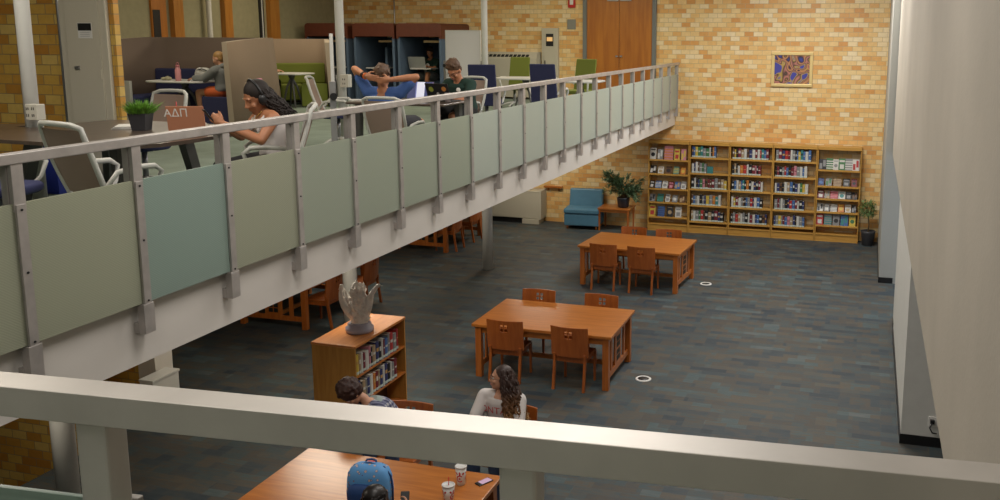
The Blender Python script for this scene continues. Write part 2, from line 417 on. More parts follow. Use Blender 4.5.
def reading_chair(label, loc, rz, group):
    # faces +y (backrest at -y)
    t = thing('reading_chair', label, 'chair', loc, rz, group)
    b = MB()
    xs = [-.262,-.2,-.13,-.065,-.052,-.010,.010,.052,.065,.13,.2,.262]
    zs = [.46,.60,.720,.762,.778,.822,.88]
    hol = {(4,2),(6,2),(4,4),(6,4)}
    holes_panel(b, xs, zs, hol, .022, lambda x, z: -.22-.045*(1-(x/.262)**2)-(z-.46)*.10)
    b.build('backrest', W_chair, t, .003)
    b = MB(); b.box((-.225,-.22,.43),(.225,.22,.46)); b.build('seat', W_chair, t, .008)
    b = MB()
    b.box((-.21,-.18,.37),(-.19,.20,.43)); b.box((.19,-.18,.37),(.21,.20,.43)); b.box((-.19,.18,.37),(.19,.2,.43)); b.box((-.19,-.2,.37),(.19,-.18,.43))
    b.build('seat_frame', W_chair, t)
    for s in (-1, 1):
        x = s*.215
        b = MB(); sx = .018
        pr = [(-.285,0),(-.225,.40),(-.235,.50),(-.265,.80)]
        rings = [[(x-sx,y-.02,z),(x+sx,y-.02,z),(x+sx,y+.02,z),(x-sx,y+.02,z)] for y, z in pr[:3]]
        b.rings(rings, smooth=False); b.build('leg', W_chair, t, .003)
        b = MB(); b.rings([[(x-r_,.19-r_,z),(x+r_,.19-r_,z),(x+r_,.19+r_,z),(x-r_,.19+r_,z)] for r_, z in ((.014,0),(.02,.43))], smooth=False); b.build('leg', W_chair, t, .003)
    return t

def reading_table(label, loc, rz, grp='reading tables'):
    t = thing('reading_table', label, 'table', loc, rz, grp)
    hx, hy = 1.0, .65
    b = MB(); b.box((-hx,-hy,.725),(hx,hy,.765)); b.build('tabletop', W_t, t, .005)
    for s in (-1, 1): b = MB(); b.box((-hx+.09,s*(hy-.07)-.012,.63),(hx-.09,s*(hy-.07)+.012,.725)); b.build('apron', W_t, t)
    for sx in (-1,1):
        for sy in (-1,1):
            b = MB(); b.box((sx*(hx-.085)-.043,sy*(hy-.07)-.043,0),(sx*(hx-.085)+.043,sy*(hy-.07)+.043,.725)); b.build('leg', W_z, t, .004)
        x = sx*(hx-.085)
        b = MB()
        for z0, z1 in ((.12,.20),(.63,.725)): b.box((x-.014,-hy+.11,z0),(x+.014,hy-.11,z1))
        for y in (-.33,.33): b.box((x-.012,y-.035,.2),(x+.012,y+.035,.63))
        b.box((x-.012,-.16,.2),(x+.012,.16,.63))
        p = b.build('end_panel', W_z, t, .002)
        b = MB()
        for z in (.24,.43):
            for yy in (-.085,.01):
                for zz in (0,.085): b.box((x-.0145,yy,z+zz),(x+.0145,yy+.075,z+zz+.07))
        b.build('dark_tile', M_tile, p)
    b = MB(); b.box((-hx+.1,-.02,.14),(hx-.1,.02,.20)); b.build('stretcher', W_t, t)
    return t

reading_table('orange-brown wooden reading table in the middle of the carpet, nearer of the two fully seen', (-4.11,11.95,0), 0)
reading_table('orange-brown wooden reading table near the bookcases, farther of the two fully seen', (-4.13,16.92,0), R(-4))
reading_table('reading table in the foreground holding the backpack and paper cups, cut by the near railing', (-4.01,6.62,0), 0)
reading_table('reading table end under the white upper floor, left of the low bookcase', (-9.1,13.35,0), R(90), 'tables under the upper floor')
reading_table('distant reading table under the upper floor, left of the white column', (-9.28,18.9,0), R(90), 'tables under the upper floor')
G = 'wooden reading chairs'
reading_chair('wooden chair with square cut-outs at the middle table, near side left', (-4.60,11.50,0), R(1), G)
reading_chair('wooden chair with square cut-outs at the middle table, near side right', (-3.66,11.48,0), R(-2), G)
reading_chair('wooden chair on the far side of the middle table, left, only its back top showing', (-4.66,12.56,0), R(181), G)
reading_chair('wooden chair on the far side of the middle table, right, only its back top showing', (-3.69,12.58,0), R(178), G)
reading_chair('wooden chair at the far table by the bookcases, near side left', (-4.60,16.36,0), R(0), G)
reading_chair('wooden chair at the far table by the bookcases, near side right', (-3.86,16.33,0), R(-2), G)
reading_chair('wooden chair behind the far table, left one in front of the bookcases', (-4.42,17.5,0), R(180), G)
reading_chair('wooden chair behind the far table, right one in front of the bookcases', (-3.69,17.47,0), R(182), G)
reading_chair('wooden chair pulled up behind the person with the plaid shirt', (-4.45,8.05,0), R(186), G)
reading_chair('wooden chair under the woman with long curly hair', (-3.42,8.32,0), R(176), G)
reading_chair('wooden chair under the dark-haired person with the blue backpack', (-3.72,5.55,0), R(0), G)
reading_chair('wooden chair left of the sculpture under the upper floor, nearer one', (-8.42,12.8,0), R(90), G)
reading_chair('wooden chair behind the sculpture under the upper floor, farther one', (-8.42,13.95,0), R(92), G)
reading_chair('wooden chair left of the white column under the upper floor, nearer one', (-8.80,18.32,0), R(92), G)
reading_chair('wooden chair left of the white column under the upper floor, farther one', (-8.80,19.3,0), R(88), G)

# floor outlets: white ring and dark disc
for (x, y), lb in zip(((-2.81,11.91),(-2.83,17.1)), ('round white-rimmed floor outlet beside the middle table', 'round white-rimmed floor outlet beside the far table')):
    t = thing('floor_outlet', lb, 'floor outlet', (x,y,0), 0, 'floor outlets')
    b = MB(); b.lathe([(.075,0),(.11,0),(.11,.006),(.10,.012),(.083,.012),(.075,.004)], n=28); b.build('rim', M_paper, t)
    b = MB(); b.lathe([(.078,.0),(.078,.009),(.02,.011)], n=24); b.build('lid', M_black, t)

# ---- books
BOOKC = {'white':(.55,.54,.50),'grey':(.22,.22,.22),'black':(.015,.015,.018),'red':(.38,.03,.03),'maroon':(.16,.02,.03),'navy':(.03,.04,.13),
 'blue':(.06,.14,.34),'teal':(.04,.20,.20),'green':(.05,.16,.06),'yellow':(.55,.40,.06),'orange':(.50,.17,.03),'tan':(.36,.26,.15),'pink':(.50,.20,.24),'brown':(.12,.06,.03)}
BW_ = ['white']*8+['grey']*6+['black']*7+['red']*2+['maroon']*3+['navy']*4+['blue']*3+['teal']*1+['green']*1+['yellow']*1+['orange']*1+['tan']*3+['pink']*1+['brown']*3
M_page = mat('book_pages', (.60,.56,.46), .9); M_lab = mat('spine_label', (.52,.60,.55), .6)
def unit_book(color):
    "unit book: thickness x, depth y (spine at -y), height z"
    b = MB(); c = .5
    b.box((-.5,-.5,0),(-.42,.5,1)); b.box((.42,-.5,0),(.5,.5,1))
    arc = [(-.5,-.5),(-.38,-.56),(0,-.59),(.38,-.56),(.5,-.5)]
    b.prism([(x,y,0) for x,y in arc]+[(.42,-.47,0),(-.42,-.47,0)], (0,0,1))
    b.box((-.42,-.47,.03),(.42,.46,.97),1)
    b.prism([(x*1.01,y-.006,.06) for x,y in arc]+[(.3,-.52,.06),(-.3,-.52,.06)], (0,0,.13),2)
    b.prism([(x*.9,y-.008,.55) for x,y in arc]+[(.3,-.52,.55),(-.3,-.52,.55)], (0,0,random.uniform(.05,.25)),3)
    me = b.mesh('book'); 
    stripe = random.choice([BOOKC['yellow'],BOOKC['white'],BOOKC['black'],(.5,.3,.1)])
    for m in (mat('cover_'+color, BOOKC[color], .5), M_page, M_lab, mat('stripe_%d' % (int(stripe[0]*100)), stripe, .5)): me.materials.append(m)
    return me
UB = {c: [unit_book(c) for _ in range(2)] for c in BOOKC}
ORD = ['first','second','third','fourth','fifth','sixth','seventh','eighth','ninth','tenth','eleventh','twelfth','thirteenth','fourteenth','fifteenth','sixteenth','seventeenth','eighteenth','nineteenth','twentieth']
def book_row(x0, x1, y_front, z, n, hmax, place, group, axis='x', depth=.19, gap_at=()):
    "row of n upright books filling x0..x1"
    w = [random.uniform(.6,1.5) for _ in range(n)]; tot = sum(w); cur = x0; last = None
    for i in range(n):
        th = w[i]/tot*(x1-x0)
        c = random.choice([q for q in BW_ if q != last]); last = c
        o = bpy.data.objects.new('book', random.choice(UB[c])); col.objects.link(o)
        h = hmax*random.uniform(.80,1.0); dp = depth*random.uniform(.85,1)
        if axis == 'x': o.location = (cur+th/2, y_front+dp*.55, z)
        else: o.location = (y_front-dp*.55, cur+th/2, z); o.rotation_euler = (0,0,R(90))
        o.scale = (th*.97, dp, h)
        tag(o, '%s book, %s from left, %s' % (c, ORD[i], place), 'book', group)
        cur += th
# face-out books: cover art from blocks
def cover_book(w, h, c1, c2, style):
    b = MB(); t = .022
    b.box((-w/2,-t,0),(w/2,-t+.003,h),0); b.box((-w/2,-.003,0),(w/2,0,h),0); b.box((-w/2,-t,0),(-w/2+.004,0,h),0)
    b.box((-w/2+.004,-t+.003,.004),(w/2-.004,-.003,h-.004),1)
    y = -t-.0012
    if style == 0:
        b.box((-w*.38,y,h*.70),(w*.38,-t,h*.86),2); b.box((-w*.30,y,h*.12),(w*.30,-t,h*.5),2)
    elif style == 1:
        for k in range(4): b.box((-w*.5,y,h*(.1+.2*k)),(w*.5,-t,h*(.19+.2*k)),2)
    elif style == 2:
        b.prism([(w*.33*math.cos(a*.524),y,h*.42+w*.33*math.sin(a*.524)) for a in range(12)], (0,.0012,0),2); b.box((-w*.36,y,h*.8),(w*.36,-t,h*.88),2)
    else:
        b.box((-w*.42,y,h*.08),(-w*.05,-t,h*.6),2); b.box((w*.05,y,h*.3),(w*.40,-t,h*.9),2)
    me = b.mesh('displayed_book')
    for m in (mat('cover_'+c1, BOOKC[c1], .4), M_page, mat('cover_'+c2, BOOKC[c2], .4)): me.materials.append(m)
    return me

# five wall bookcases
BX = [-5.05,-4.045,-3.085,-2.075,-1.075,-.095]; YF = 21.60; YB = BW-.005
BAYN = ['leftmost wall bookcase','second wall bookcase','middle wall bookcase','fourth wall bookcase','rightmost wall bookcase']
BH = 2.21
SHZ = {0:[.55,.86,1.18,1.49,1.87], 1:[.42,.75,1.09,1.46,1.82]}
zlow = .10
def frac_z(yb, yt=140.2, y0=229.2): return (y0-yb)/(y0-yt)*BH
rowsL0 = [.35,.71,1.04,1.40,1.745]; rowsL4 = [.38,.695,1.0,1.295,1.67]     # display bay shelves
rowsM = [.29,.68,1.075,1.455,1.83]
for i in range(5):
    t = thing('bookcase', ('%s against the brick wall, with ' % ('oak '+BAYN[i]))+('books shown face out' if i in (0,4) else 'rows of upright books'), 'bookcase', ((BX[i]+BX[i+1])/2,YF,0), 0, 'wall bookcases')
    w = (BX[i+1]-BX[i])/2-.004; D = YB-YF-.005
    for s in (-1,1):
        b = MB(); b.box((s*w-(.022 if s>0 else 0),0,0),(s*w+(.022 if s<0 else 0),D,BH-.02)); b.build('side_panel', W_bc, t, .002)
    b = MB(); b.box((-w+.022,.02,.0),(w-.022,.04,.155)); b.build('plinth', W_bcx, t)
    b = MB(); b.box((-w,-.012,BH-.075),(w,D,BH)); b.build('top', W_bcx, t, .003)
    rr = rowsL0 if i == 0 else (rowsL4 if i == 4 else rowsM)
    b = MB(); b.box((-w+.022,.0,.155),(w-.022,D-.02,.18)); b.build('shelf', W_bcx, t, .002)
    for z in rr:
        b = MB(); b.box((-w+.022,.0,z-.025),(w-.022,D-.02,z)); b.box((-w+.022,-.006,z-.03),(w-.022,.008,z+.012)); b.build('shelf', W_bcx, t, .002)
SHN = ['bottom shelf','second shelf up','middle shelf','second shelf down','top shelf']
fill = {1:[(.04,.90,12),(.04,.82,12),(.03,.97,14),(.03,.42,7),(.03,.66,11)],
        2:[(.03,.92,15),(.03,.80,14),(.03,.80,14),(.03,.74,12),(.03,.92,15)],
        3:[(.03,.78,13),(.03,.76,13),(.03,.84,13),(.03,.80,13),(.03,.88,14)]}
for i in (1,2,3):
    for k in range(5):
        a, e, n = fill[i][k]; L_ = BX[i+1]-BX[i]
        book_row(BX[i]+.03+a*(L_-.06), BX[i]+.03+e*(L_-.06), YF+.02, rowsM[k]+.001, n, .275 if k < 4 else .28, SHN[k]+' of the '+BAYN[i], 'upright books in the wall bookcases')
t = tag(MB().box((-3.62,YF+.05,rowsM[3]),(-3.48,YF+.07,rowsM[3]+.17)).build('book', mat('cover_teal', BOOKC['teal'])), 'dark teal book standing alone face out on the second wall bookcase', 'book')
DISP = {0: [[('yellow','red',.15,0),('blue','navy',.17,1),('black','tan',.15,2),('white','grey',.15,0)],
            [('grey','black',.13,3),('teal','green',.15,1),('white','grey',.11,0),('grey','white',.13,2),('brown','tan',.12,3)],
            [('black','white',.11,0),('blue','white',.14,1),('white','grey',.13,2),('maroon','pink',.12,0),('blue','tan',.13,3),('white','grey',.12,0)],
            [('black','white',.15,3),('white','tan',.14,0),('brown','black',.15,2),('teal','yellow',.13,1),('orange','yellow',.12,2)],
            [('white','black',.15,2),('grey','white',.13,3),('pink','orange',.21,1),('yellow','red',.13,0),('pink','yellow',.12,3)]],
        4: [[('red','white',.15,0),('grey','teal',.17,1),('grey','black',.15,2),('blue','teal',.17,3),('yellow','green',.14,2)],
            [('white','black',.14,3),('grey','white',.12,0),('white','grey',.15,1),('orange','yellow',.14,2),('white','tan',.13,0),('black','grey',.10,3)],
            [('maroon','white',.14,0),('tan','grey',.12,3),('pink','red',.17,1),('white','teal',.15,2),('black','grey',.13,0),('black','brown',.11,3)],
            [('navy','blue',.13,2),('grey','green',.14,3),('tan','brown',.18,1),('black','grey',.15,0),('maroon','black',.12,2)],
            [('black','grey',.17,3),('green','white',.15,1),('white','grey',.12,2),('green','white',.15,0),('grey','white',.16,1),('white','red',.15,3)]]}
for i in (0,4):
    for k in range(5):
        items = DISP[i][k]; L_ = BX[i+1]-BX[i]-.06; tot = sum(q[2] for q in items); g = (L_*(.97 if k != 0 or i == 4 else .9)-tot)/len(items)
        cur = BX[i]+.035
        up = k in (0,4)
        for j, (c1, c2, w, stl) in enumerate(items):
            h = (.27 if up else .21)*random.uniform(.9,1.04)
            if i == 0 and k == 4 and j == 2: h = .33
            o = bpy.data.objects.new('displayed_book', cover_book(w, h, c1, c2, stl)); col.objects.link(o)
            o.location = (cur+w/2, YF+(.045 if up else .04), (rowsL0 if i == 0 else rowsL4)[k]+.002)
            o.rotation_euler = (R(-12 if up else -38), 0, 0)
            tag(o, '%s %s book shown face out, %s on the %s, %s' % (c1, c2, ORD[j], SHN[k], BAYN[i].replace(' wall','')), 'book', 'books shown face out')
            cur += w+g

# ---- low double-sided bookcase with sculpture
lx0, lx1, ly0, ly1, LH = -6.03, -5.45, 8.88, 10.07, 1.2
t = thing('low_bookcase', 'waist-high wooden bookcase with a sculpture on top, standing alone on the carpet', 'bookcase', ((lx0+lx1)/2,(ly0+ly1)/2,0))
hx, hy = (lx1-lx0)/2, (ly1-ly0)/2
b = MB(); b.box((-hx,-hy,LH-.03),(hx,hy,LH)); b.build('top', wood('low_case_top', (.50,.18,.045), (.62,.25,.07), 1, rough=.3), t, .004)
for s in (-1,1):
    b = MB(); b.box((-hx+.01,s*(hy-.012)-.012,0),(hx-.01,s*(hy-.012)+.012,LH-.03)); b.build('side_panel', W_lbc, t, .002)
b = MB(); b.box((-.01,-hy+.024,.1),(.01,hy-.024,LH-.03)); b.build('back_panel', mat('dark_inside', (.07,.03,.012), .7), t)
for s in (-1,1):
    for z in (.12,.49,.83):
        b = MB(); b.box((.012 if s>0 else -hx+.012,-hy+.024,z-.025),(hx-.012 if s>0 else -.012,hy-.024,z)); b.build('shelf', W_y, t, .002)
b = MB(); b.box((-hx+.03,-hy+.03,0),(hx-.03,hy-.03,.09)); b.build('plinth', W_lbc, t)
for k, z in enumerate((.491,.831)):
    book_row(ly0+.035, ly1-(.17 if k else .22), lx1-.02, z, 17, .27 if k else .27, ('lower' if k == 0 else 'upper')+' row of the low bookcase', 'books in the low bookcase', axis='y', depth=.2)

# sculpture: glassy vase-like figure with two bird necks on a round base
M_sc = mat('pale_resin', (.80,.77,.74), .3, var=.08, vscale=14, bump=.4, bscale=30)
t = thing('sculpture', 'pale translucent sculpture of birds among petals on a round base, on the low bookcase', 'sculpture', (-5.70,9.40,LH))
b = MB(); b.lathe([(.155,0),(.165,.02),(.165,.055),(.14,.065),(.14,.10),(.12,.115)], n=36); b.build('base', mat('lilac_glass', (.36,.34,.42), .25), t)
b = MB()
b.tube([(0,0,.10),(.0,0,.22),(-.01,0,.36),(-.01,0,.46),(-.015,0,.55),(-.02,0,.62)], [.10,.10,.085,.055,.035,.010], 12)
for k in range(26):
    a = k*2.4; z = .14+.017*k; r_ = .085*(1-.025*k*.7)
    Mx = Matrix.Rotation(a,3,'Z') @ Matrix.Rotation(R(-25-15*(k%3)),3,'Y')
    b.ell((r_*math.cos(a), r_*math.sin(a), z), (.020,.036,.055), Mx, nu=10, nv=6)
rq = random.Random(4)
for k in range(46):
    a = k*2.399; z = .13+.0085*k; r_ = .095*(1-.6*k/46); o_ = V((math.cos(a), math.sin(a), 0)); p = V((0,0,z))+o_*r_
    L_ = rq.uniform(.05,.10); b.tube([p-o_*.03, p+o_*.02+V((0,0,L_*.3)), p+o_*.045+V((0,0,L_*.8)), p+o_*.03+V((0,0,L_*1.15))], [.024,.020,.014,.004], 7, round_=True)
# left bird: neck curling down, right bird: neck stretched up and out
b.tube([(-.05,-.04,.20),(-.10,-.06,.25),(-.15,-.07,.32),(-.185,-.07,.40),(-.19,-.07,.48),(-.175,-.07,.53)], [.06,.055,.045,.034,.026,.022], 10, round_=True)
b.ell((-.18,-.07,.545),(.026,.028,.036)); b.tube([(-.19,-.07,.55),(-.225,-.075,.50)], [.012,.003], 8)
b.tube([(.05,.02,.22),(.10,.03,.30),(.125,.04,.38),(.15,.05,.46),(.20,.06,.53)], [.06,.055,.045,.032,.024], 10, round_=True)
b.ell((.23,.06,.56),(.036,.024,.024), Matrix.Rotation(R(-30),3,'Y')); b.tube([(.25,.06,.565),(.29,.07,.56)], [.012,.003], 8)
for s in (-1,1):
    for k in range(6):
        a = R(20+k*14)
        p0 = V((s*.08,.02*s,.22+.02*k)); b.tube([p0, p0+V((s*.05,0,.04+.01*k)), p0+V((s*(.08+.005*k),0,.10+.022*k))], [.022,.022,.007], 8, round_=True)
b.tube([(-.02,0,.4),(-.05,-.02,.50),(-.06,-.03,.57)], [.035,.026,.008], 8, round_=True)
b.tube([(.01,0,.4),(.05,.0,.47),(.06,0,.53)], [.035,.026,.008], 8, round_=True)
voxel(b, 'figure', M_sc, t, .007, 1)

# ---- blue armchair, side table, plants
M_blue = mat('blue_vinyl', (.075,.20,.31), .5, bump=.1, bscale=40, var=.05)
t = thing('armless_chair', 'blue upholstered armless lounge chair against the brick wall', 'chair', (-6.63,21.52,0), R(4))
b = MB(); b.box((-.43,-.36,.09),(.43,.30,.38)); b.build('base', M_blue, t, .02)
b = MB(); b.box((-.44,-.38,.385),(.44,.18,.51)); b.build('seat', M_blue, t, .03)
b = MB(); b.hexa([(-.43,.14,.40),(.43,.14,.40),(.43,.31,.40),(-.43,.31,.40)], [(-.42,.22,.92),(.42,.22,.92),(.42,.34,.92),(-.42,.34,.92)]); b.build('backrest', M_blue, t, .03)
for x in (-.36,.36):
    for y in (-.30,.26):
        b = MB(); b.tube([(x,y,0),(x,y,.1)], [.018,.028], 10); b.build('leg', W_z, t)
t = thing('side_table', 'small wooden side table holding a leafy plant, right of the blue chair', 'table', (-5.80,21.5,0))
b = MB(); b.box((-.40,-.31,.525),(.40,.31,.56)); b.build('tabletop', W_t, t, .005)
b = MB()
for s in (-1,1): b.box((-.34,s*.27-.01,.46),(.34,s*.27+.01,.525)); b.box((s*.355-.01,-.26,.46),(s*.355+.01,.26,.525))
b.build('apron', W_t, t)
for x in (-.36,.36):
    for y in (-.27,.27):
        b = MB(); b.rings([[(x-r_,y-r_,z),(x+r_,y-r_,z),(x+r_,y+r_,z),(x-r_,y+r_,z)] for r_, z in ((.016,0),(.026,.525))], smooth=False); b.build('leg', W_z, t)

def leaf(b, p, d, up, L_, W_, mi=0):
    d = d.normalized(); s = d.cross(up).normalized() if d.cross(up).length > .05 else d.orthogonal().normalized(); n = s.cross(d)
    q = [p, p+d*L_*.35+s*W_*.5+n*L_*.06, p+d*L_*.75+s*W_*.38, p+d*L_-n*L_*.12, p+d*L_*.75-s*W_*.38, p+d*L_*.35-s*W_*.5+n*L_*.06, p+d*L_*.5-n*.004]
    b.add(q, [(0,1,6),(1,2,6),(2,3,6),(3,4,6),(4,5,6),(5,0,6)], mi, True)
def rv(s=1): return V((random.uniform(-s,s),random.uniform(-s,s),random.uniform(-s,s)))
M_leaf = mat('grey_green_leaf', (.15,.24,.13), .5, var=.35, vscale=9); M_leaf2 = mat('fresh_leaf', (.15,.24,.08), .5, var=.35, vscale=14)
M_pot = mat('charcoal_pot', (.03,.03,.035), .5); M_stem = mat('plant_stem', (.13,.08,.035), .8); M_soil = mat('potting_soil', (.02,.013,.008), .95)
t = thing('potted_plant', 'bushy spreading houseplant in a dark pot on the side table', 'plant', (-5.62,21.45,.56))
b = MB(); b.lathe([(.10,0),(.13,.02),(.155,.22),(.165,.25),(.145,.25),(.14,.21),(.02,.21)], n=24); b.build('pot', mat('dark_blue_pot', (.02,.025,.035), .35), t)
b = MB(); b.lathe([(.14,.205),(.01,.215)], n=20); b.build('soil', M_soil, t)
st = MB(); lf = MB()
for k in range(46):
    a = random.uniform(0,6.28); rr = random.uniform(.12,.52); hh = random.uniform(.30,.84)*(1.05-.3*rr)
    if k < 12: a = math.pi+random.uniform(-.7,.7); rr = random.uniform(.25,.55); hh = random.uniform(.45,.90)
    if k > 32: a = random.uniform(-.6,.6); rr = random.uniform(.15,.5); hh = random.uniform(.12,.6)
    e = V((rr*math.cos(a), rr*math.sin(a)*.5-.06, hh)); p0 = V((random.uniform(-.05,.05),random.uniform(-.05,.05),.2))
    m_ = p0.lerp(e,.5)+V((0,0,.12)); pts = [p0, p0.lerp(m_,.5)+V((0,0,.05)), m_, m_.lerp(e,.6)+V((0,0,.02)), e]
    st.tube(pts, [.009,.008,.006,.005,.003], 6)
    for q in range(40):
        u = random.uniform(.3,1); i0 = min(int(u*4),3); p = V(pts[i0]).lerp(V(pts[i0+1]), u*4-i0)
        d = (e-p0).normalized()+rv(.9); leaf(lf, p+rv(.035), d, V((0,0,1)), random.uniform(.06,.12), random.uniform(.025,.045))
st.build('stem', M_stem, t); lf.build('foliage', M_leaf, t)
t = thing('potted_tree', 'small round-crowned tree in a black pot right of the bookcases', 'plant', (.12,21.5,0))
b = MB(); b.lathe([(.11,0),(.13,.02),(.155,.29),(.17,.34),(.15,.34),(.14,.28),(.02,.28)], n=24); b.build('pot', M_pot, t)
b = MB(); b.lathe([(.14,.275),(.01,.285)], n=20); b.build('soil', M_soil, t)
b = MB(); b.tube([(0,0,.27),(.01,.0,.5),(-.015,.0,.68),(0,0,.9)], [.018,.014,.013,.008], 8)
lf = MB()
for k in range(26):
    d = rv(); d.normalize(); c = V((-.01,0,.84))+V((d.x*.19,d.y*.17,d.z*.18)); b.tube([(0,0,.70),(V((0,0,.72))+c)/2+V((0,0,.02)),c], [.006,.004,.002], 5)
for k in range(520):
    d = rv().normalized(); c = V((-.01,0,.84))+V((d.x*.20-.02,d.y*.16,d.z*.20))*random.uniform(.45,1)
    leaf(lf, c, d+rv(.7), V((0,0,1)), random.uniform(.04,.07), random.uniform(.022,.035))
b.build('trunk', M_stem, t); lf.build('foliage', M_leaf2, t)

# radiator covers, ledge, outlets
M_rad = mat('cream_metal', (.50,.47,.38), .5)
t = thing('radiator_cover', 'long cream metal radiator cover on the lower floor against the brick wall', 'radiator', (-9.0,21.7,0))
b = MB(); b.box((-1.3,-.22,.13),(1.16,.21,.80)); b.build('body', M_rad, t, .012)
b = MB(); b.box((-1.31,-.23,.80),(1.17,.21,.835)); b.box((1.15,-.225,.12),(1.24,.21,.84)); b.build('end_cap', M_rad, t, .006)
b = MB(); b.box((-1.25,-.18,.0),(1.12,.2,.13)); b.build('plinth', M_base, t); b = MB(); b.box((.75,-.26,.0),(1.2,.1,.12)); b.build('foot', M_rad, t, .004)
b = MB(); b.box((-7.80,BW-.11,.88),(-7.32,BW,.93)); b.box((-7.72,BW-.03,.80),(-7.68,BW,.88)); b.box((-7.44,BW-.03,.80),(-7.40,BW,.88)); tag(b.build('wall_ledge', W_t, None, .003), 'small brown wooden ledge on the brick wall left of the blue chair', 'ledge')
t = thing('radiator_cover', 'cream radiator cover with slotted grille on the upper floor beside the round column', 'radiator', (-8.9,21.72,ZM))
b = MB(); b.box((-1.2,-.2,.05),(1.02,.19,1.0)); b.hexa([(-1.2,-.2,1.0),(1.02,-.2,1.0),(1.02,.19,1.0),(-1.2,.19,1.0)], [(-1.2,-.10,1.15),(1.02,-.10,1.15),(1.02,.19,1.15),(-1.2,.19,1.15)]); b.build('body', M_rad, t)
b = MB()
for k in range(18): 
    x = -1.1+k*.108; b.hexa([(x,-.186,1.035),(x+.08,-.186,1.035),(x+.095,-.146,1.095),(x+.015,-.146,1.095)], [(x,-.176,1.035),(x+.08,-.176,1.035),(x+.095,-.136,1.095),(x+.015,-.136,1.095)])
b.build('grille', M_black, t)
t = thing('control_cabinet', 'narrow cream wall cabinet with a small dark display beside the double doors', 'cabinet', (-7.62,BW,ZM))
b = MB(); b.box((-.21,-.12,0),(.21,-.002,1.74)); b.build('body', M_rad, t, .006)
b = MB(); b.box((-.16,-.13,.05),(.16,-.12,1.68)); d = b.build('door', M_rad, t, .003)
b = MB(); b.box((-.13,-.15,.85),(-.11,-.13,.95)); b.build('latch', M_black, d)
b = MB(); b.box((-.09,-.14,1.30),(.10,-.13,1.60)); dd = b.build('display', M_black, d)
b = MB(); b.box((-.07,-.143,1.42),(.08,-.14,1.52)); b.build('screen', mat('amber_screen', (.5,.3,.1), .4, emit=(1,.6,.25), estr=.5), dd)
t = thing('fire_alarm', 'small red fire alarm on the brick wall left of the double doors', 'alarm', (-7.08,BW,5.42))
b = MB(); b.box((-.09,-.06,-.07),(.09,-.002,.16)); b.build('body', mat('alarm_red', (.5,.02,.015), .4), t, .008)
b = MB(); b.box((-.04,-.075,.0),(.05,-.06,.12)); b.build('strobe', M_paper, t, .004)
b = MB(); b.box((-7.20,BW-.02,4.83),(-6.98,BW-.002,5.07)); tag(b.build('wall_plate', mat('plate_grey', (.25,.25,.22), .5, metal=.3), None, .004), 'square grey metal plate on the brick wall below the fire alarm', 'plate')
b = MB(); b.tube([(-11.9,BW-.02,ZM),(-11.9,BW-.02,ZC)], .018, 10); tag(b.build('wall_conduit', M_steel), 'thin grey conduit running up the brick wall above the study booths', 'pipe')

# painting
t = thing('framed_painting', 'gold-framed abstract painting of blue and pink swirls on the brick wall', 'painting', (-1.75,BW,3.93))
b = MB(); w, h, fw = .47, .40, .075
for a, e in (((-w,-h),(w,-h+fw)),((-w,h-fw),(w,h)),((-w,-h+fw),(-w+fw,h-fw)),((w-fw,-h+fw),(w,h-fw))): b.box((a[0],-.05,a[1]),(e[0],-.002,e[1]))
b.build('frame', mat('gilt_frame', (.72,.55,.24), .4, metal=.3), t, .012)
m = bpy.data.materials.new('swirl_canvas'); m.use_nodes = True; nt = m.node_tree; bs = nt.nodes['Principled BSDF']
tc = nt.nodes.new('ShaderNodeTexCoord'); n = nt.nodes.new('ShaderNodeTexNoise'); n.inputs['Scale'].default_value = 2.6; n.inputs['Detail'].default_value = 0; n.inputs['Distortion'].default_value = 1.6
nt.links.new(tc.outputs['Object'], n.inputs['Vector'])
r = ramp(nt, [(.28,(.03,.04,.28)),(.36,(.03,.02,.02)),(.41,(.42,.15,.10)),(.45,(.50,.28,.07)),(.48,(.05,.025,.02)),(.53,(.48,.19,.14)),(.57,(.04,.02,.02)),(.61,(.45,.30,.06)),(.66,(.05,.05,.30))])
nt.links.new(n.outputs['Fac'], r.inputs[0]); nt.links.new(r.outputs[0], bs.inputs['Base Color'])
b = MB(); b.box((-w+fw-.01,-.03,-h+fw-.01),(w-fw+.01,-.01,h-fw+.01)); b.build('canvas', m, t)

# wall by the stairs: power cabinet, conduit, pier, radiator
t = thing('electrical_panel', 'tall cream electrical panel door with a black and white notice on the left brick wall', 'electrical panel', (-7.87,7.9,ZM))
b = MB(); b.box((-.30,-.05,.02),(.30,-.002,2.6)); b.build('frame', mat('panel_cream', (.56,.52,.42), .5), t, .006)
b = MB(); b.box((-.21,-.065,.12),(.22,-.05,2.12)); d = b.build('door', mat('panel_cream'), t, .003)
b = MB(); b.box((-.12,-.085,1.20),(-.06,-.065,1.235)); b.build('latch', M_steel, d, .003)
b = MB(); b.box((-.05,-.068,1.52),(.13,-.065,1.68)); q = b.build('notice', M_paper, d)
b = MB(); b.box((-.045,-.070,1.60),(.125,-.068,1.675)); 
b.build('notice_header', M_black, q)
b = MB()
for z in (1.585,1.565,1.545): b.box((-.02,-.0695,z-.004),(.10,-.068,z))
b.build('notice_text', mat('text_grey', (.25,.25,.28)), q)
for x, z in ((.20,2.03),(.20,1.15),(.20,.35)): b = MB(); b.box((x,-.08,z-.05),(x+.015,-.065,z+.05)); b.build('hinge', mat('panel_cream'), d)
b = MB(); b.tube([(-8.20,7.88,ZM),(-8.20,7.88,ZC)], .02, 10); tag(b.build('wall_conduit', M_steel), 'thin grey conduit running up the left brick wall beside the cream panel', 'pipe')
t = thing('outlet_box', 'white power outlet box strapped to the left round column above the table', 'outlet', (-7.19,6.51,ZM+.80))
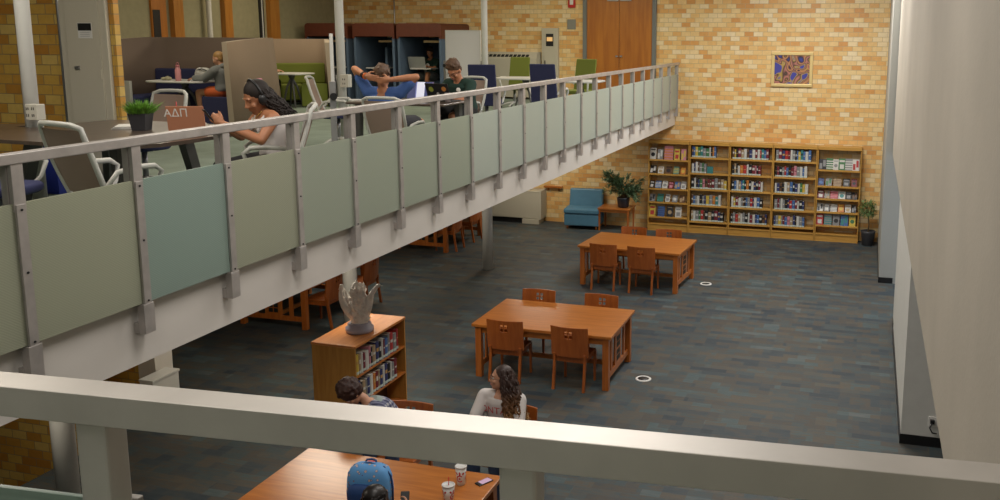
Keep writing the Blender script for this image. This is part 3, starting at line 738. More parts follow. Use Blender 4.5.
b = MB(); b.box((-.0,-.05,0.01),(.13,.04,.15)); b.build('box', mat('outlet_white', (.55,.53,.46), .5), t, .006)
b = MB()
for x in (.01,.07):
    for z in (.04,.1): b.box((x,-.052,z),(x+.008,-.05,z+.025)); b.box((x+.02,-.052,z),(x+.028,-.05,z+.025))
b.build('socket', M_black, t)
t = thing('outlet_box', 'white power outlet box on the round column behind the man in blue', 'outlet', (-7.21,11.68,ZM+.83))
b = MB(); b.box((.0,-.05,0),(.13,.05,.18)); b.build('box', mat('outlet_white'), t, .006)
b = MB()
for z in (.04,.1): b.box((.04,-.052,z),(.05,-.05,z+.025)); b.box((.07,-.052,z),(.08,-.05,z+.025))
b.build('socket', M_black, t)
b = MB(); b.box((-8.66,9.05,0),(-8.40,9.35,2.58)); struct('trim_9', b, M_white)
t = thing('radiator_cover', 'short white radiator cover on the lower floor at the end of the brick wall', 'radiator', (-8.2,8.85,0))
b = MB(); b.box((-.13,-.14,.05),(.06,.3,.52)); b.build('body', M_pier, t, .006); b = MB(); b.box((-.14,-.15,.52),(.07,.31,.55)); b.build('top', M_pier, t, .004); b = MB(); b.box((-.1,-.1,0),(.05,.28,.05)); b.build('plinth', M_base, t)
t = thing('wall_outlet', 'white wall outlet with a black plug at the foot of the right-hand white pier', 'outlet', (.915,10.8,.30))
b = MB(); b.box((-.075,-.014,-.05),(.075,-.001,.07)); b.build('plate', M_paper, t, .003)
b = MB(); b.box((-.055,-.06,-.0),(-.01,-.014,.04)); b.tube([(-.03,-.05,.02),(-.06,-.08,-.04),(-.03,-.07,-.10),(.02,-.03,-.12)], .008, 8); b.build('plug', M_black, t)
for y, z in ((15.2,1.22),(15.2,.95)):
    b = MB(); b.box((.675,y-.03,z),(.72,y+.02,z+.12)); 
    tag(b.build('latch', M_black, None, .003), 'small dark latch on the beige strip of the far right pier, '+('upper' if z > 1 else 'lower')+' one', 'latch')
# ================================================================ UPPER FLOOR FURNITURE
def at_floor(x, y): return (x, y, ZM)
def meeting_chair(label, loc, rz, group='taupe mesh-back chairs', fabric=None):
    # faces +y
    fabric = fabric or M_taupe
    t = thing('meeting_chair', label, 'chair', loc, rz, group)
    yb = lambda z: -.20-(z-.48)*.22-.05*math.sin((z-.48)*3.2)
    b = MB(); nx, nz = 8, 8; vs = []; fs = []
    for s in (0,1):
        for k in range(nz+1):
            z = .50+.45*k/nz; hw = .205+.022*math.sin(k/nz*2.6)
            for i in range(nx+1):
                u = -1+2*i/nx; vs.append((hw*u, yb(z)-.035*(1-u*u)-s*.010, z))
    o = (nx+1)*(nz+1); I = lambda s,i,k: s*o+k*(nx+1)+i
    for k in range(nz):
        for i in range(nx):
            q = (I(0,i,k),I(0,i+1,k),I(0,i+1,k+1),I(0,i,k+1)); fs.append(q); fs.append(tuple(x+o for x in q[::-1]))
    b.add(vs, fs, 0, True); b.build('backrest', fabric, t)
    b = MB(); ring = []
    for k in range(9): z = .48+.48*k/8; ring.append((-.22-.022*math.sin(k/8*2.6), yb(z)-.005, z))
    ring += [(-.17,yb(.975)-.03,.985),(-.06,yb(.98)-.045,.99),(.06,yb(.98)-.045,.99),(.17,yb(.975)-.03,.985)]
    for k in range(8,-1,-1): z = .48+.48*k/8; ring.append((.22+.022*math.sin(k/8*2.6), yb(z)-.005, z))
    ring += [(.10,yb(.48)-.03,.46),(-.10,yb(.48)-.03,.46)]
    b.tube(ring, .019, 8, closed=True); b.build('back_frame', M_frame, t)
    b = MB(); n = 20; top = []; 
    sec = lambda z, s_: [(.235*s_*math.copysign(abs(math.cos(a))**.6, math.cos(a)), .01+.22*s_*math.copysign(abs(math.sin(a))**.6, math.sin(a)), z) for a in [2*math.pi*q/n for q in range(n)]]
    b.rings([sec(.42,.9), sec(.44,1), sec(.475,1), sec(.49,.93)]); b.build('seat', M_navy, t)
    for s in (-1,1):
        b = MB(); b.tube([(s*.23,-.22,.56),(s*.255,-.15,.655),(s*.26,.0,.675),(s*.26,.12,.67),(s*.255,.175,.63),(s*.235,.14,.52),(s*.20,.06,.43)], [.015,.018,.02,.02,.017,.015,.015], 8, round_=True)
        b.build('armrest', M_frame, t)
    b = MB(); b.tube([(0,0,.42),(0,0,.12)], .028, 12); b.build('post', M_steel, t)
    for k in range(4):
        a = R(45+90*k); c, s = math.cos(a), math.sin(a)
        b = MB(); b.tube([(0,0,.13),(c*.14,s*.14,.115),(c*.29,s*.29,.06)], [.026,.022,.014], 8, round_=True); lg = b.build('leg', M_frame, t)
        b = MB(); b.tube([(c*.29-s*.014,s*.29+c*.014,.027),(c*.29+s*.014,s*.29-c*.014,.027)], .026, 12); b.build('caster', M_black, lg)
    return t
def task_chair(label, loc, rz, fabric, group):
    t = thing('lounge_chair', label, 'chair', loc, rz, group)
    b = MB(); b.hexa([(-.24,-.25,.40),(.24,-.25,.40),(.24,-.19,.40),(-.24,-.19,.40)], [(-.23,-.36,1.09),(.23,-.36,1.09),(.23,-.32,1.09),(-.23,-.32,1.09)]); b.build('backrest', fabric, t, .015)
    b = MB(); b.box((-.25,-.22,.40),(.25,.26,.48)); b.build('seat', fabric, t, .025)
    for s in (-1,1):
        b = MB(); b.tube([(s*.24,-.24,.58),(s*.29,-.18,.66),(s*.30,.05,.66),(s*.29,.14,.62),(s*.26,.10,.46),(s*.22,.05,.40)], [.016,.02,.024,.02,.017,.016], 8, round_=True); b.build('armrest', M_wtop, t)
    b = MB(); b.tube([(0,0,.40),(0,0,.1)], .03, 12); b.build('post', M_steel, t)
    for k in range(5):
        a = R(90+72*k); c, s = math.cos(a), math.sin(a)
        b = MB(); b.tube([(0,0,.13),(c*.14,s*.14,.11),(c*.30,s*.30,.06)], [.028,.022,.015], 8, round_=True); lg = b.build('leg', M_wtop, t)
        b = MB(); b.tube([(c*.3-s*.014,s*.3+c*.014,.027),(c*.3+s*.014,s*.3-c*.014,.027)], .026, 12); b.build('caster', M_black, lg)
    return t

# --- study table nearest the railing
t = thing('study_table', 'large dark brown study table with the grass pot and laptop, around the left round column', 'table', (0,0,ZM))
poly = [(-8.6,5.78),(-5.6,5.62),(-5.35,5.68),(-5.22,5.85),(-5.19,6.1),(-5.19,6.95),(-5.26,7.15),(-5.5,7.27),(-6.9,7.38),(-7.12,7.34),(-7.17,6.75),(-7.18,6.50),(-7.37,6.50),(-7.38,6.72),(-8.6,6.60)]
b = MB(); b.prism([(x,y,.71) for x,y in poly], (0,0,.03)); b.build('tabletop', W_dark, t)
M_leg = mat('grey_table_leg', (.10,.10,.10), .4, metal=.5)
for x, y, dx, dy in ((-5.75,6.0,-.12,.1),(-5.75,6.95,-.12,-.1),(-6.85,6.0,.12,.1),(-6.85,7.0,.12,-.1),(-8.3,6.15,.1,0)):
    b = MB(); b.hexa([(x-.03,y-.05,0),(x+.03,y-.05,0),(x+.03,y+.05,0),(x-.03,y+.05,0)], [(x+dx-.03,y+dy-.06,.71),(x+dx+.05,y+dy-.06,.71),(x+dx+.05,y+dy+.06,.71),(x+dx-.03,y+dy+.06,.71)]); b.build('leg', M_leg, t, .003)
meeting_chair('taupe mesh-back chair right behind the railing at far left, back to the viewer', (-5.03,5.20,ZM), R(-14))
meeting_chair('chair with navy seat cut off by the left edge of the photo', (-6.02,5.15,ZM), R(-80))
meeting_chair('taupe mesh-back chair on the far side of the dark table, behind the grass pot', (-7.0,7.62,ZM), R(172))
meeting_chair('taupe mesh-back chair under the woman with headphones', (-4.80,6.58,ZM), R(125))
meeting_chair('empty taupe mesh-back chair beside the slim white stand', (-7.12,11.4,ZM), R(-66))
meeting_chair('taupe mesh-back chair under the man in the blue shirt', (-5.00,9.20,ZM), R(2)).scale = (.95,1,.92)
meeting_chair('taupe mesh-back chair under the man in the dark green shirt', (-5.40,11.62,ZM), R(168))
task_chair('navy high-backed chair, left of the two navy ones', (-6.22,14.55,ZM), R(10), M_navy, 'high-backed lounge chairs')
task_chair('navy high-backed chair, right of the two navy ones', (-5.32,15.2,ZM), R(-2), M_navy, 'high-backed lounge chairs')
task_chair('olive green high-backed chair facing the viewer in front of the radiator', (-7.40,18.85,ZM), R(178), M_green, 'high-backed lounge chairs')
task_chair('olive green high-backed chair in front of the double doors', (-5.66,17.95,ZM), R(168), M_green, 'high-backed lounge chairs')
def white_table(label, x, y, hx, hy, group=None, base='post'):
    t = thing('white_table', label, 'table', (x,y,ZM), 0, group)
    n = 32; b = MB(); ex = .45
    sec = lambda z, s_: [(hx*s_*math.copysign(abs(math.cos(a))**ex, math.cos(a)), hy*s_*math.copysign(abs(math.sin(a))**ex, math.sin(a)), z) for a in [2*math.pi*q/n for q in range(n)]]
    b.rings([sec(.71,.985), sec(.715,1), sec(.735,1), sec(.74,.99)]); b.build('tabletop', M_wtop, t)
    b = MB(); b.tube([(0,0,.71),(0,0,.60)], [.09,.04], 12); b.build('post', M_leg, t)
    for k in range(4):
        a = R(45+90*k); c, s = math.cos(a)*min(1,hx), math.sin(a)*min(1,hy)
        b = MB(); b.tube([(0,0,.64),(c*.25,s*.25,.45),(c*.52,s*.52,.02)], [.03,.024,.017], 8, round_=True); b.build('leg', M_leg, t)
white_table('white table between the left navy chair and the left green chair', -6.55, 17.3, .58, .45, 'white tables')
white_table('white table between the right navy chair and the green chair by the doors', -5.18, 16.55, .42, .40, 'white tables')

# table of the two men
t = thing('study_table', 'dark study table between the man in blue and the man in dark green', 'table', (-5.95,10.66,ZM))
b = MB(); b.box((-.34,-.42,.71),(1.0,.42,.74)); b.build('tabletop', W_dark, t, .01)
for x in (-.2,.85):
    for y in (-.33,.33):
        b = MB(); b.hexa([(x-.03,y*1.1-.04,0),(x+.03,y*1.1-.04,0),(x+.03,y*1.1+.04,0),(x-.03,y*1.1+.04,0)], [(x-.03,y-.05,.71),(x+.04,y-.05,.71),(x+.04,y+.05,.71),(x-.03,y+.05,.71)]); b.build('leg', M_leg, t, .003)

# rolling whiteboards
def whiteboard(name, label, loc, rz, w, z0, z1):
    t = thing(name, label, 'whiteboard', loc, rz, None)
    b = MB(); b.box((-w/2,-.012,z0),(w/2,.012,z1)); b.build('board', mat('whiteboard_surface', (.72,.72,.74), .25), t)
    b = MB(); e = .022
    b.box((-w/2-e,-.02,z0-e),(w/2+e,.02,z0)); b.box((-w/2-e,-.02,z1),(w/2+e,.02,z1+e)); b.box((-w/2-e,-.02,z0),(-w/2,.02,z1)); b.box((w/2,-.02,z0),(w/2+e,.02,z1)); b.build('frame', M_wtop, t, .002)
    for s in (-1,1):
        x = s*(w/2+.045)
        b = MB(); b.box((x-.02,-.035,.08),(x+.02,.035,(z0+z1)/2+.0)); p = b.build('leg', M_steel, t, .004)
        b = MB(); b.tube([(x-s*.01,-.03,(z0+z1)/2-.1),(x-s*.01,-.075,(z0+z1)/2-.1)], [.03,.034], 14); b.build('knob', M_black, p)
        b = MB(); b.tube([(x,-.28,.06),(x,0,.09),(x,.28,.06)], .02, 8, round_=True); f = b.build('foot', M_steel, t)
        b = MB()
        for y in (-.27,.27): b.tube([(x-.012,y,.028),(x+.012,y,.028)], .027, 12)
        b.build('caster', M_black, f)
whiteboard('rolling_whiteboard', 'white writing board on a grey stand behind the man in the dark green shirt', (-8.0,17.55,ZM), R(3), .72, .45, 1.64)
t = thing('board_stand', 'slim white board seen edge-on on a grey post with a black knob', 'stand', (-6.35,10.08,ZM), math.atan2(10.08,-6.35))
b = MB(); b.box((-.02,-.022,.78),(.55,.022,1.58)); b.build('board', M_wtop, t, .004)
b = MB(); b.box((-.06,-.03,.02),(.0,.045,1.0)); p = b.build('post', mat('stand_grey', (.22,.22,.22), .5), t, .004)
b = MB(); b.tube([(-.06,0,.82),(-.10,0,.82)], [.035,.045], 16); b.build('knob', M_black, p)
b = MB(); b.box((-.30,-.03,.0),(.5,.03,.05)); b.build('base', M_steel, t, .004)

# --- felt booths
def booth(label, loc, hw, dep, H, seatmat, flare=0, felt=None, inner=None, rz=0):
    # opens towards -y; back at +y
    t = thing('seating_booth', label, 'booth', loc, rz)
    path = [(-hw-flare,0),(-hw,dep*.35),(-hw,dep*.75),(-hw+.06,dep*.93),(-hw+.25,dep),(0,dep+.03),(hw-.25,dep),(hw-.06,dep*.93),(hw,dep*.75),(hw,dep*.35),(hw+flare,0)]
    n = len(path); th = .10
    out = []; inn = []
    for i, (x, y) in enumerate(path):
        a = V(path[max(i-1,0)]); c = V(path[min(i+1,n-1)]); d = (c-a).normalized(); nn = V((-d.y, d.x))
        out.append(V((x,y))+nn*th/2); inn.append(V((x,y))-nn*th/2)
    def HH(i): return H-(.07 if i in (0,n-1) else (.03 if i in (1,n-2) else 0))
    b = MB(); vs = []; fs = []
    for i in range(n):
        o, k = out[i], inn[i]; h = HH(i); c = V((0,dep*.5))
        sp = 1.08
        ob = c+(o-c)*sp; kb = c+(k-c)*sp
        vs += [(ob.x,ob.y,.02),(o.x,o.y,h),(k.x,k.y,h),(kb.x,kb.y,.02)]
    fo, fi, fe = [], [], []
    for i in range(n-1):
        a, c = 4*i, 4*i+4
        fo.append((a,a+1,c+1,c)); fi.append((a+2,a+3,c+3,c+2)); fe += [(a+1,a+2,c+2,c+1),(a,c,c+3,a+3)]
    b.add(vs, fo, 0, True); o = len(b.v)-len(vs)
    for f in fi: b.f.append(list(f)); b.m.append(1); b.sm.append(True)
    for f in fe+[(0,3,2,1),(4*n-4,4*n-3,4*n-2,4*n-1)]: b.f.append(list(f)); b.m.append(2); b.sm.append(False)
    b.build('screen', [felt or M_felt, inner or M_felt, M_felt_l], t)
    # U bench
    for (x0,y0,x1,y1,nm) in ((-hw+.05,.12,-hw+.58,dep-.1,'seat'),(hw-.58,.12,hw-.05,dep-.1,'seat'),(-hw+.58,dep-.55,hw-.58,dep-.06,'seat')):
        b = MB(); b.box((x0,y0,.10),(x1,y1,.46)); b.build(nm, seatmat, t, .03)
    b = MB(); b.box((-hw+.06,dep-.20,.46),(hw-.06,dep-.06,.92)); b.build('back_cushion', seatmat, t, .03)
    for s in (-1,1):
        b = MB(); b.box((s*(hw-.30)-.27,.06,.02),(s*(hw-.30)+.27,.12,.50 if s > 0 else .74)); b.build('end_panel', mat('pale_panel', (.42,.42,.40), .6) if s < 0 else seatmat, t, .004)
    return t
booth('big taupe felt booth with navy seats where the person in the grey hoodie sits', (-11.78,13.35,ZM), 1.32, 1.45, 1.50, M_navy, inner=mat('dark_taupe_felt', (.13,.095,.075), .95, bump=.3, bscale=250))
booth('taupe felt booth with olive green seats, farther back', (-11.98,17.35,ZM), .80, 1.32, 1.46, M_green, rz=R(33))
white_table('white-topped table inside the big taupe booth', -11.85, 14.0, .62, .42, 'white tables')
white_table('round white table in front of the green-seated booth', -12.0, 17.45, .42, .38, 'white tables')

# --- study pods against the back wall
M_podb = mat('slate_blue_felt', (.085,.13,.20), .95); M_podr = mat('red_brown_laminate', (.11,.028,.014), .5, var=.1)
for i, (x0, x1) in enumerate(((-13.28,-12.13),(-11.97,-10.88),(-10.80,-9.66))):
    lab = ('study booth with brown hood half hidden behind the green-seated booth','study booth with brown hood and empty blue interior behind the man in blue','study booth with brown hood where a person works on a laptop')[i]
    t = thing('study_booth', lab, 'booth', ((x0+x1)/2,19.95,ZM), 0, 'study booths with brown hoods')
    hw = (x1-x0)/2; dep = 1.6
    for s in (-1,1):
        b = MB(); b.box((s*hw-(.06 if s>0 else 0),0.02,0),(s*hw+(.06 if s<0 else 0),dep,1.5)); b.build('side_panel', M_podb, t, .01)
    b = MB(); b.box((-hw+.06,dep-.06,0),(hw-.06,dep,1.5)); b.box((-.03,.6,0),(.03,dep-.06,1.25)) if i == 1 else None; b.build('back_panel', M_podb, t)
    b = MB()
    arc = [(-hw-.01,1.47),(-hw-.01,1.76)]+[(-hw+.07-.08*math.cos(a), 1.76+.07*math.sin(a)) for a in (R(30),R(60),R(90))]+[(hw-.07+.08*math.sin(a), 1.76+.07*math.cos(a)) for a in (0,R(30),R(60))]+[(hw+.01,1.76),(hw+.01,1.47)]
    innr = [(hw-.04,1.47),(hw-.04,1.52),(-hw+.04,1.52),(-hw+.04,1.47)]
    b.prism([(x,-.0,z) for x,z in arc+innr], (0,dep,0)); b.build('hood', M_podr, t)
    b = MB(); b.box((.0 if i else -.1,.25,1.38),(hw-.07,.75,1.43)); b.build('light_shelf', wood('pale_ash', (.42,.30,.15), (.5,.37,.2), 0), t)
    b = MB(); b.box((-hw+.06,1.0,.1),(hw-.06,dep-.06,.45)); b.box((-hw+.06,dep-.2,.45),(hw-.06,dep-.06,.9)); b.build('seat', M_podb, t, .02)
    b = MB(); b.box((-.45,.38,.74),(.10,.80,.77)); tb = b.build('shelf_table', M_wtop, t, .005)
    b = MB(); b.tube([(-.14,.6,.0),(-.14,.6,.74)], .03, 10); b.box((-.34,.4,0),(.06,.8,.02)); b.build('table_leg', M_steel, t)

# ================================================================ SMALL THINGS
def logo(mb, cx, cz, s, rad, mi, r0=0):
    "red mark wrapped on a cup of radius rad(z): three drops over an open ring"
    def P(x, z, k=.0009):
        a = r0+x/ rad(z) ; rr = rad(z)+k
        return (rr*math.sin(a), -rr*math.cos(a), z)
    def poly(pts): 
        n = len(pts); c = (sum(p[0] for p in pts)/n, sum(p[1] for p in pts)/n)
        mb.add([P(*c)]+[P(*p) for p in pts], [(0,1+i,1+(i+1)%n) for i in range(n)], mi)
    for ang, dx, l in ((-.7,-.55,.5),(0,0,.62),(.7,.55,.5)):
        pts = []
        for k in range(10):
            u = 2*math.pi*k/10; px_, pz = .16*math.sin(u), .5*l*math.cos(u)*1.1
            pts.append((cx+s*(dx+px_*math.cos(ang)+pz*math.sin(ang)), cz+s*(.75-px_*math.sin(ang)+pz*math.cos(ang))))
        poly(pts)
    pr_ = None
    for k in range(15):
        a = R(40+k*20); w0 = .42; w1 = .60 if k not in (0,14) else .5
        q = ((cx+s*w0*math.cos(a), cz-s*.1+s*w0*math.sin(a)), (cx+s*w1*math.cos(a), cz-s*.1+s*w1*math.sin(a)))
        if pr_: mb.add([P(*pr_[0]),P(*pr_[1]),P(*q[1]),P(*q[0])], [(0,1,2,3)], mi)
        pr_ = q
    poly([(cx+s*(.16*math.cos(R(a))-.05), cz+s*(.16*math.sin(R(a))-.1)) for a in range(0,360,45)])
def cup(name, label, loc, rz, h=.15, r=.045, straw=False, marks=(0,3.14), grp=None):
    t = thing(name, label, 'cup', loc, rz, grp)
    rad = lambda z: r*(.72+.28*z/h)
    b = MB(); b.lathe([(rad(0)*.9,.0),(rad(0),.003),(rad(h*.5),h*.5),(rad(h),h),(rad(h)*.96,h),(rad(0)*.9,.01)], n=24)
    for a in marks: logo(b, 0, h*.45, h*.34, rad, 1, a)
    b.build('body', [M_paper, M_red], t)
    b = MB(); b.lathe([(r*1.0,h-.002),(r*1.06,h),(r*1.06,h+.008),(r*.92,h+.012),(r*.90,h+.006),(.008,h+.006)], n=24); b.build('lid', M_wtop, t)
    if straw:
        b = MB(); b.tube([(0,0,h*.3),(.012,0,h+.08)], .004, 8); b.build('straw', M_red, t)
    return t
cup('paper_cup', 'taller white paper cup with a red mark on the foreground table', (-3.30,7.02,.766), R(10), .165, .05, marks=(0,2.1,-2.1))
cup('paper_cup', 'white paper cup with a red straw on the foreground table, nearer one', (-3.27,6.70,.766), R(-40), .15, .054, True, (0,2.1,-2.1))
cup('paper_cup', 'white paper cup with a red mark behind the rose-gold laptop', (-5.93,6.87,ZM+.741), R(-30), .155, .045, True, (0,1.6,-1.6))
t = thing('phone', 'black phone with a lit pinkish screen lying on the foreground table', 'phone', (-3.12,7.11,.766), R(-28))
b = MB(); b.box((-.038,-.078,0),(.038,.078,.009)); b.build('body', M_black, t, .004)
b = MB(); b.box((-.032,-.045,.009),(.032,.068,.0098)); b.build('screen', mat('pink_screen', (.45,.30,.42), .3, emit=(.75,.5,.7), estr=.25), t)
t = tag(MB().box((-.05,-.03,0),(.04,.03,.02)).build('red_wrapper', mat('red_foil', (.55,.05,.02), .35), None, .006, (-4.27,7.17,.766), (0,0,.3)), 'small red wrapper on the foreground table beyond the backpack', 'wrapper')

# grass pot
t = thing('potted_grass', 'small square charcoal pot of bright green grass on the dark table', 'plant', (-6.09,6.62,ZM+.741), R(15))
b = MB(); a, c = .058, .078
b.rings([[(-a,-a,0),(a,-a,0),(a,a,0),(-a,a,0)],[(-c,-c,.15),(c,-c,.15),(c,c,.15),(-c,c,.15)],[(-c+.008,-c+.008,.15),(c-.008,-c+.008,.15),(c-.008,c-.008,.15),(-c+.008,c-.008,.15)],[(-c+.01,-c+.01,.13),(c-.01,-c+.01,.13),(c-.01,c-.01,.13),(-c+.01,c-.01,.13)]], smooth=False)
b.build('pot', M_pot, t)
b = MB()
for k in range(620):
    x, y = random.uniform(-.068,.068), random.uniform(-.068,.068); ln = V((x*1.2+random.uniform(-.045,.045), y*1.2+random.uniform(-.045,.045), random.uniform(.06,.15)*(1-5*abs(x)*abs(x)*8)))
    p = V((x,y,.13)); s = V((random.uniform(-1,1),random.uniform(-1,1),0)).normalized()*.004; m_ = p+ln*.55+V((0,0,.012))
    b.add([p-s,p+s,m_+s*.8,m_-s*.8,p+ln], [(0,1,2,3),(3,2,4)], 0, True)
g = b.build('grass', mat('grass_green', (.13,.30,.03), .5, var=.4, vscale=20), t); 
def laptop(label, loc, rz, lid, ang=105, w=.31, d=.21, scr=None, extra=None):
    # opens so that user is at -y, lid back faces +y
    t = thing('laptop', label, 'laptop', loc, rz)
    b = MB(); b.box((-w/2,-d/2,0),(w/2,d/2,.012)); bs = b.build('base', lid, t, .003)
    b = MB()
    for r_ in range(4):
        for k in range(11): b.box((-w*.42+k*w*.077,-.01+r_*.021,.012),(-w*.42+k*w*.077+w*.065,.006+r_*.021,.0135))
    b.build('keyboard', M_black, bs)
    l = bpy.data.objects.new('lid', None); 
    b = MB(); b.box((-w/2,-.003,0),(w/2,.004,d)); L_ = b.build('lid', lid, t, .002); L_.location = (0,d/2,.012); L_.rotation_euler = (R(90-ang)*1,0,0)
    b = MB(); b.box((-w/2+.008,-.0042,.012),(w/2-.008,-.003,d-.008)); b.build('screen', scr or M_black, L_)
    return t, L_, w, d
def textmesh(s, size, ext=.0006):
    cu = bpy.data.curves.new('txt', 'FONT'); cu.body = s; cu.size = size; cu.extrude = ext; cu.align_x = 'CENTER'; cu.align_y = 'CENTER'; cu.resolution_u = 2
    o = bpy.data.objects.new('txt', cu); col.objects.link(o); dg = bpy.context.evaluated_depsgraph_get()
    me = bpy.data.meshes.new_from_object(o.evaluated_get(dg)); bpy.data.objects.remove(o); return me
t, L_, w, d = laptop('rose-gold laptop with white letter stickers open on the dark table before the woman', (-5.56,6.62,ZM+.741), R(200), mat('rose_gold', (.50,.22,.125), .4, metal=.2), 100, .31, .225)
me = textmesh('A\u0394\u03a0', .095); me.materials.append(M_paper); o = bpy.data.objects.new('letter_sticker', me); col.objects.link(o); o.parent = L_
o.matrix_local = Matrix.Translation((.075,.0052,.165)) @ Matrix.Rotation(math.pi,4,'Z') @ Matrix.Rotation(R(90),4,'X')
m_scr = bpy.data.materials.new('document_screen'); m_scr.use_nodes = True; nt = m_scr.node_tree; bs = nt.nodes['Principled BSDF']
tc = nt.nodes.new('ShaderNodeTexCoord'); r = ramp(nt, [(0,(.03,.04,.12)),(.30,(.12,.14,.35)),(.34,(.60,.62,.75)),(.66,(.60,.62,.75)),(.68,(.04,.05,.15)),(1,(.16,.10,.25))], 'CONSTANT')
sx = nt.nodes.new('ShaderNodeSeparateXYZ'); mr = nt.nodes.new('ShaderNodeMapRange'); mr.inputs[1].default_value = -.16; mr.inputs[2].default_value = .16
nt.links.new(tc.outputs['Object'], sx.inputs[0]); nt.links.new(sx.outputs[0], mr.inputs[0]); nt.links.new(mr.outputs[0], r.inputs[0])
nt.links.new(r.outputs[0], bs.inputs['Base Color']); nt.links.new(r.outputs[0], bs.inputs['Emission Color']); bs.inputs['Emission Strength'].default_value = .45
laptop('dark laptop with a lit page on screen, facing the man in blue', (-5.50,10.60,ZM+.741), R(4), M_black, 108, .36, .24, m_scr)
t, L_, w, d = laptop('black laptop with round stickers on its lid, facing the man in dark green', (-5.20,10.82,ZM+.741), R(172), M_black, 110, .34, .23)
for nm, x, z, r_, c in (('yellow_green_sticker',.09,.15,.035,(.30,.34,.05)),('orange_sticker',-.10,.16,.033,(.55,.22,.05)),('white_sticker',.0,.09,.022,(.5,.5,.48))):
    b = MB(); b.tube([(x,.004,z),(x,.0052,z)], r_, 18); b.build(nm, mat(nm, c, .5), L_)
laptop('silver laptop open on the small table inside the study booth', (-10.52,20.52,ZM+.771), R(188), mat('silver_lid', (.42,.42,.42), .35, metal=.5), 108, .42, .27)
t = thing('mug', 'grey insulated mug by the hands of the man in dark green', 'mug', (-5.03,10.55,ZM+.741))
b = MB(); b.lathe([(.030,0),(.036,.01),(.042,.12),(.038,.12),(.030,.01)], n=20); b.build('body', mat('mug_grey', (.22,.19,.19), .35, metal=.4), t)
b = MB(); b.tube([(.04,0,.10),(.065,0,.085),(.065,0,.05),(.037,0,.035)], .006, 8); b.build('handle', mat('mug_grey'), t)
b = MB()
for k in range(4):
    b.box((-.11+.004*k,-.14,.006*k),(.11-.003*k,.14,.006*k+.005), rz=.04*k)
tag(b.build('paper_stack', M_paper, None, 0, (-6.35,6.75,ZM+.741), (0,0,.5)), 'stack of white papers left of the grass pot on the dark table', 'paper')
b = MB(); b.box((-.13,-.10,0),(.13,.10,.018)); b.box((-.125,-.095,.018),(.125,.095,.03)); tag(b.build('notebook', mat('notebook_cream', (.5,.46,.38)), None, .002, (-5.95,7.05,ZM+.741), (0,0,-.3)), 'closed pale notebook behind the grass pot on the dark table', 'notebook')
b = MB(); b.box((-.08,-.11,0),(.08,.11,.012)); tag(b.build('notebook', M_paper, None, .002, (-5.34,6.78,ZM+.741), (0,0,.1)), 'small white notepad beside the rose-gold laptop, near the hands of the woman', 'notebook')
b = MB(); b.box((-.10,-.07,0),(.10,.07,.008)); tag(b.build('paper_sheet', M_paper, None, 0, (-6.3,10.55,ZM+.741), (0,0,.3)), 'small white sheet on the dark table left of the man in blue', 'paper')
t = thing('recycling_bin', 'blue bin under the left end of the dark table', 'bin', (-7.78,7.3,ZM))
b = MB(); s0, s1 = .14, .18
b.rings([[(-s0,-s0,0),(s0,-s0,0),(s0,s0,0),(-s0,s0,0)],[(-s1,-s1,.5),(s1,-s1,.5),(s1,s1,.5),(-s1,s1,.5)],[(-s1+.01,-s1+.01,.5),(s1-.01,-s1+.01,.5),(s1-.01,s1-.01,.5),(-s1+.01,s1-.01,.5)],[(-s0+.01,-s0+.01,.02),(s0-.01,-s0+.01,.02),(s0-.01,s0-.01,.02),(-s0+.01,s0-.01,.02)]], smooth=False); b.build('body', mat('bin_blue', (.02,.04,.35), .5), t)
b = MB(); b.box((-.185,-.185,.48),(.185,-.178,.51)); b.box((-.185,.178,.48),(.185,.185,.51)); b.box((-.185,-.178,.48),(-.178,.178,.51)); b.box((.178,-.178,.48),(.185,.178,.51)); b.build('rim', mat('bin_blue'), t)
# booth table things
t = thing('water_bottle', 'pink water bottle with a carry loop on the table of the big booth', 'bottle', (-11.80,13.78,ZM+.741))
b = MB(); b.lathe([(.045,0),(.05,.01),(.05,.19),(.035,.225),(.030,.24)], n=20); b.build('body', mat('bottle_pink', (.55,.24,.26), .4), t)
b = MB(); b.lathe([(.034,.238),(.034,.275),(.03,.28)], n=18); b.tube([(-.022,0,.278),(-.024,0,.31),(0,0,.325),(.024,0,.31),(.022,0,.278)], .007, 8); b.build('cap', mat('bottle_pink_cap', (.40,.14,.16), .4), t)
t = thing('backpack', 'white and grey bag on the booth table beside the pink bottle', 'bag', (-11.55,14.15,ZM+.741), R(20))
b = MB(); b.ell((0,0,.11),(.17,.11,.12)); b.ell((-.05,-.04,.15),(.09,.07,.08)); b.ell((.10,-.02,.07),(.09,.08,.07)); voxel(b, 'body', mat('bag_white', (.50,.50,.48), .8), t, .012, 2)
b = MB(); b.tube([(-.1,-.08,.18),(0,-.12,.21),(.12,-.1,.16),(.17,-.08,.05)], .012, 8); b.build('strap', mat('bag_grey', (.12,.13,.13), .8), t)
t = thing('food_wrapper', 'crumpled green and white snack wrapper on the booth table left of the bottle', 'wrapper', (-12.12,13.85,ZM+.741))
b = MB(); b.ell((-.05,0,.03),(.06,.05,.03)); b.ell((.04,.01,.035),(.06,.05,.035)); b.ell((0,.03,.05),(.04,.03,.03)); voxel(b, 'paper', mat('wrap', (.35,.33,.22), .7, var=.4, vscale=25), t, .008, 1)

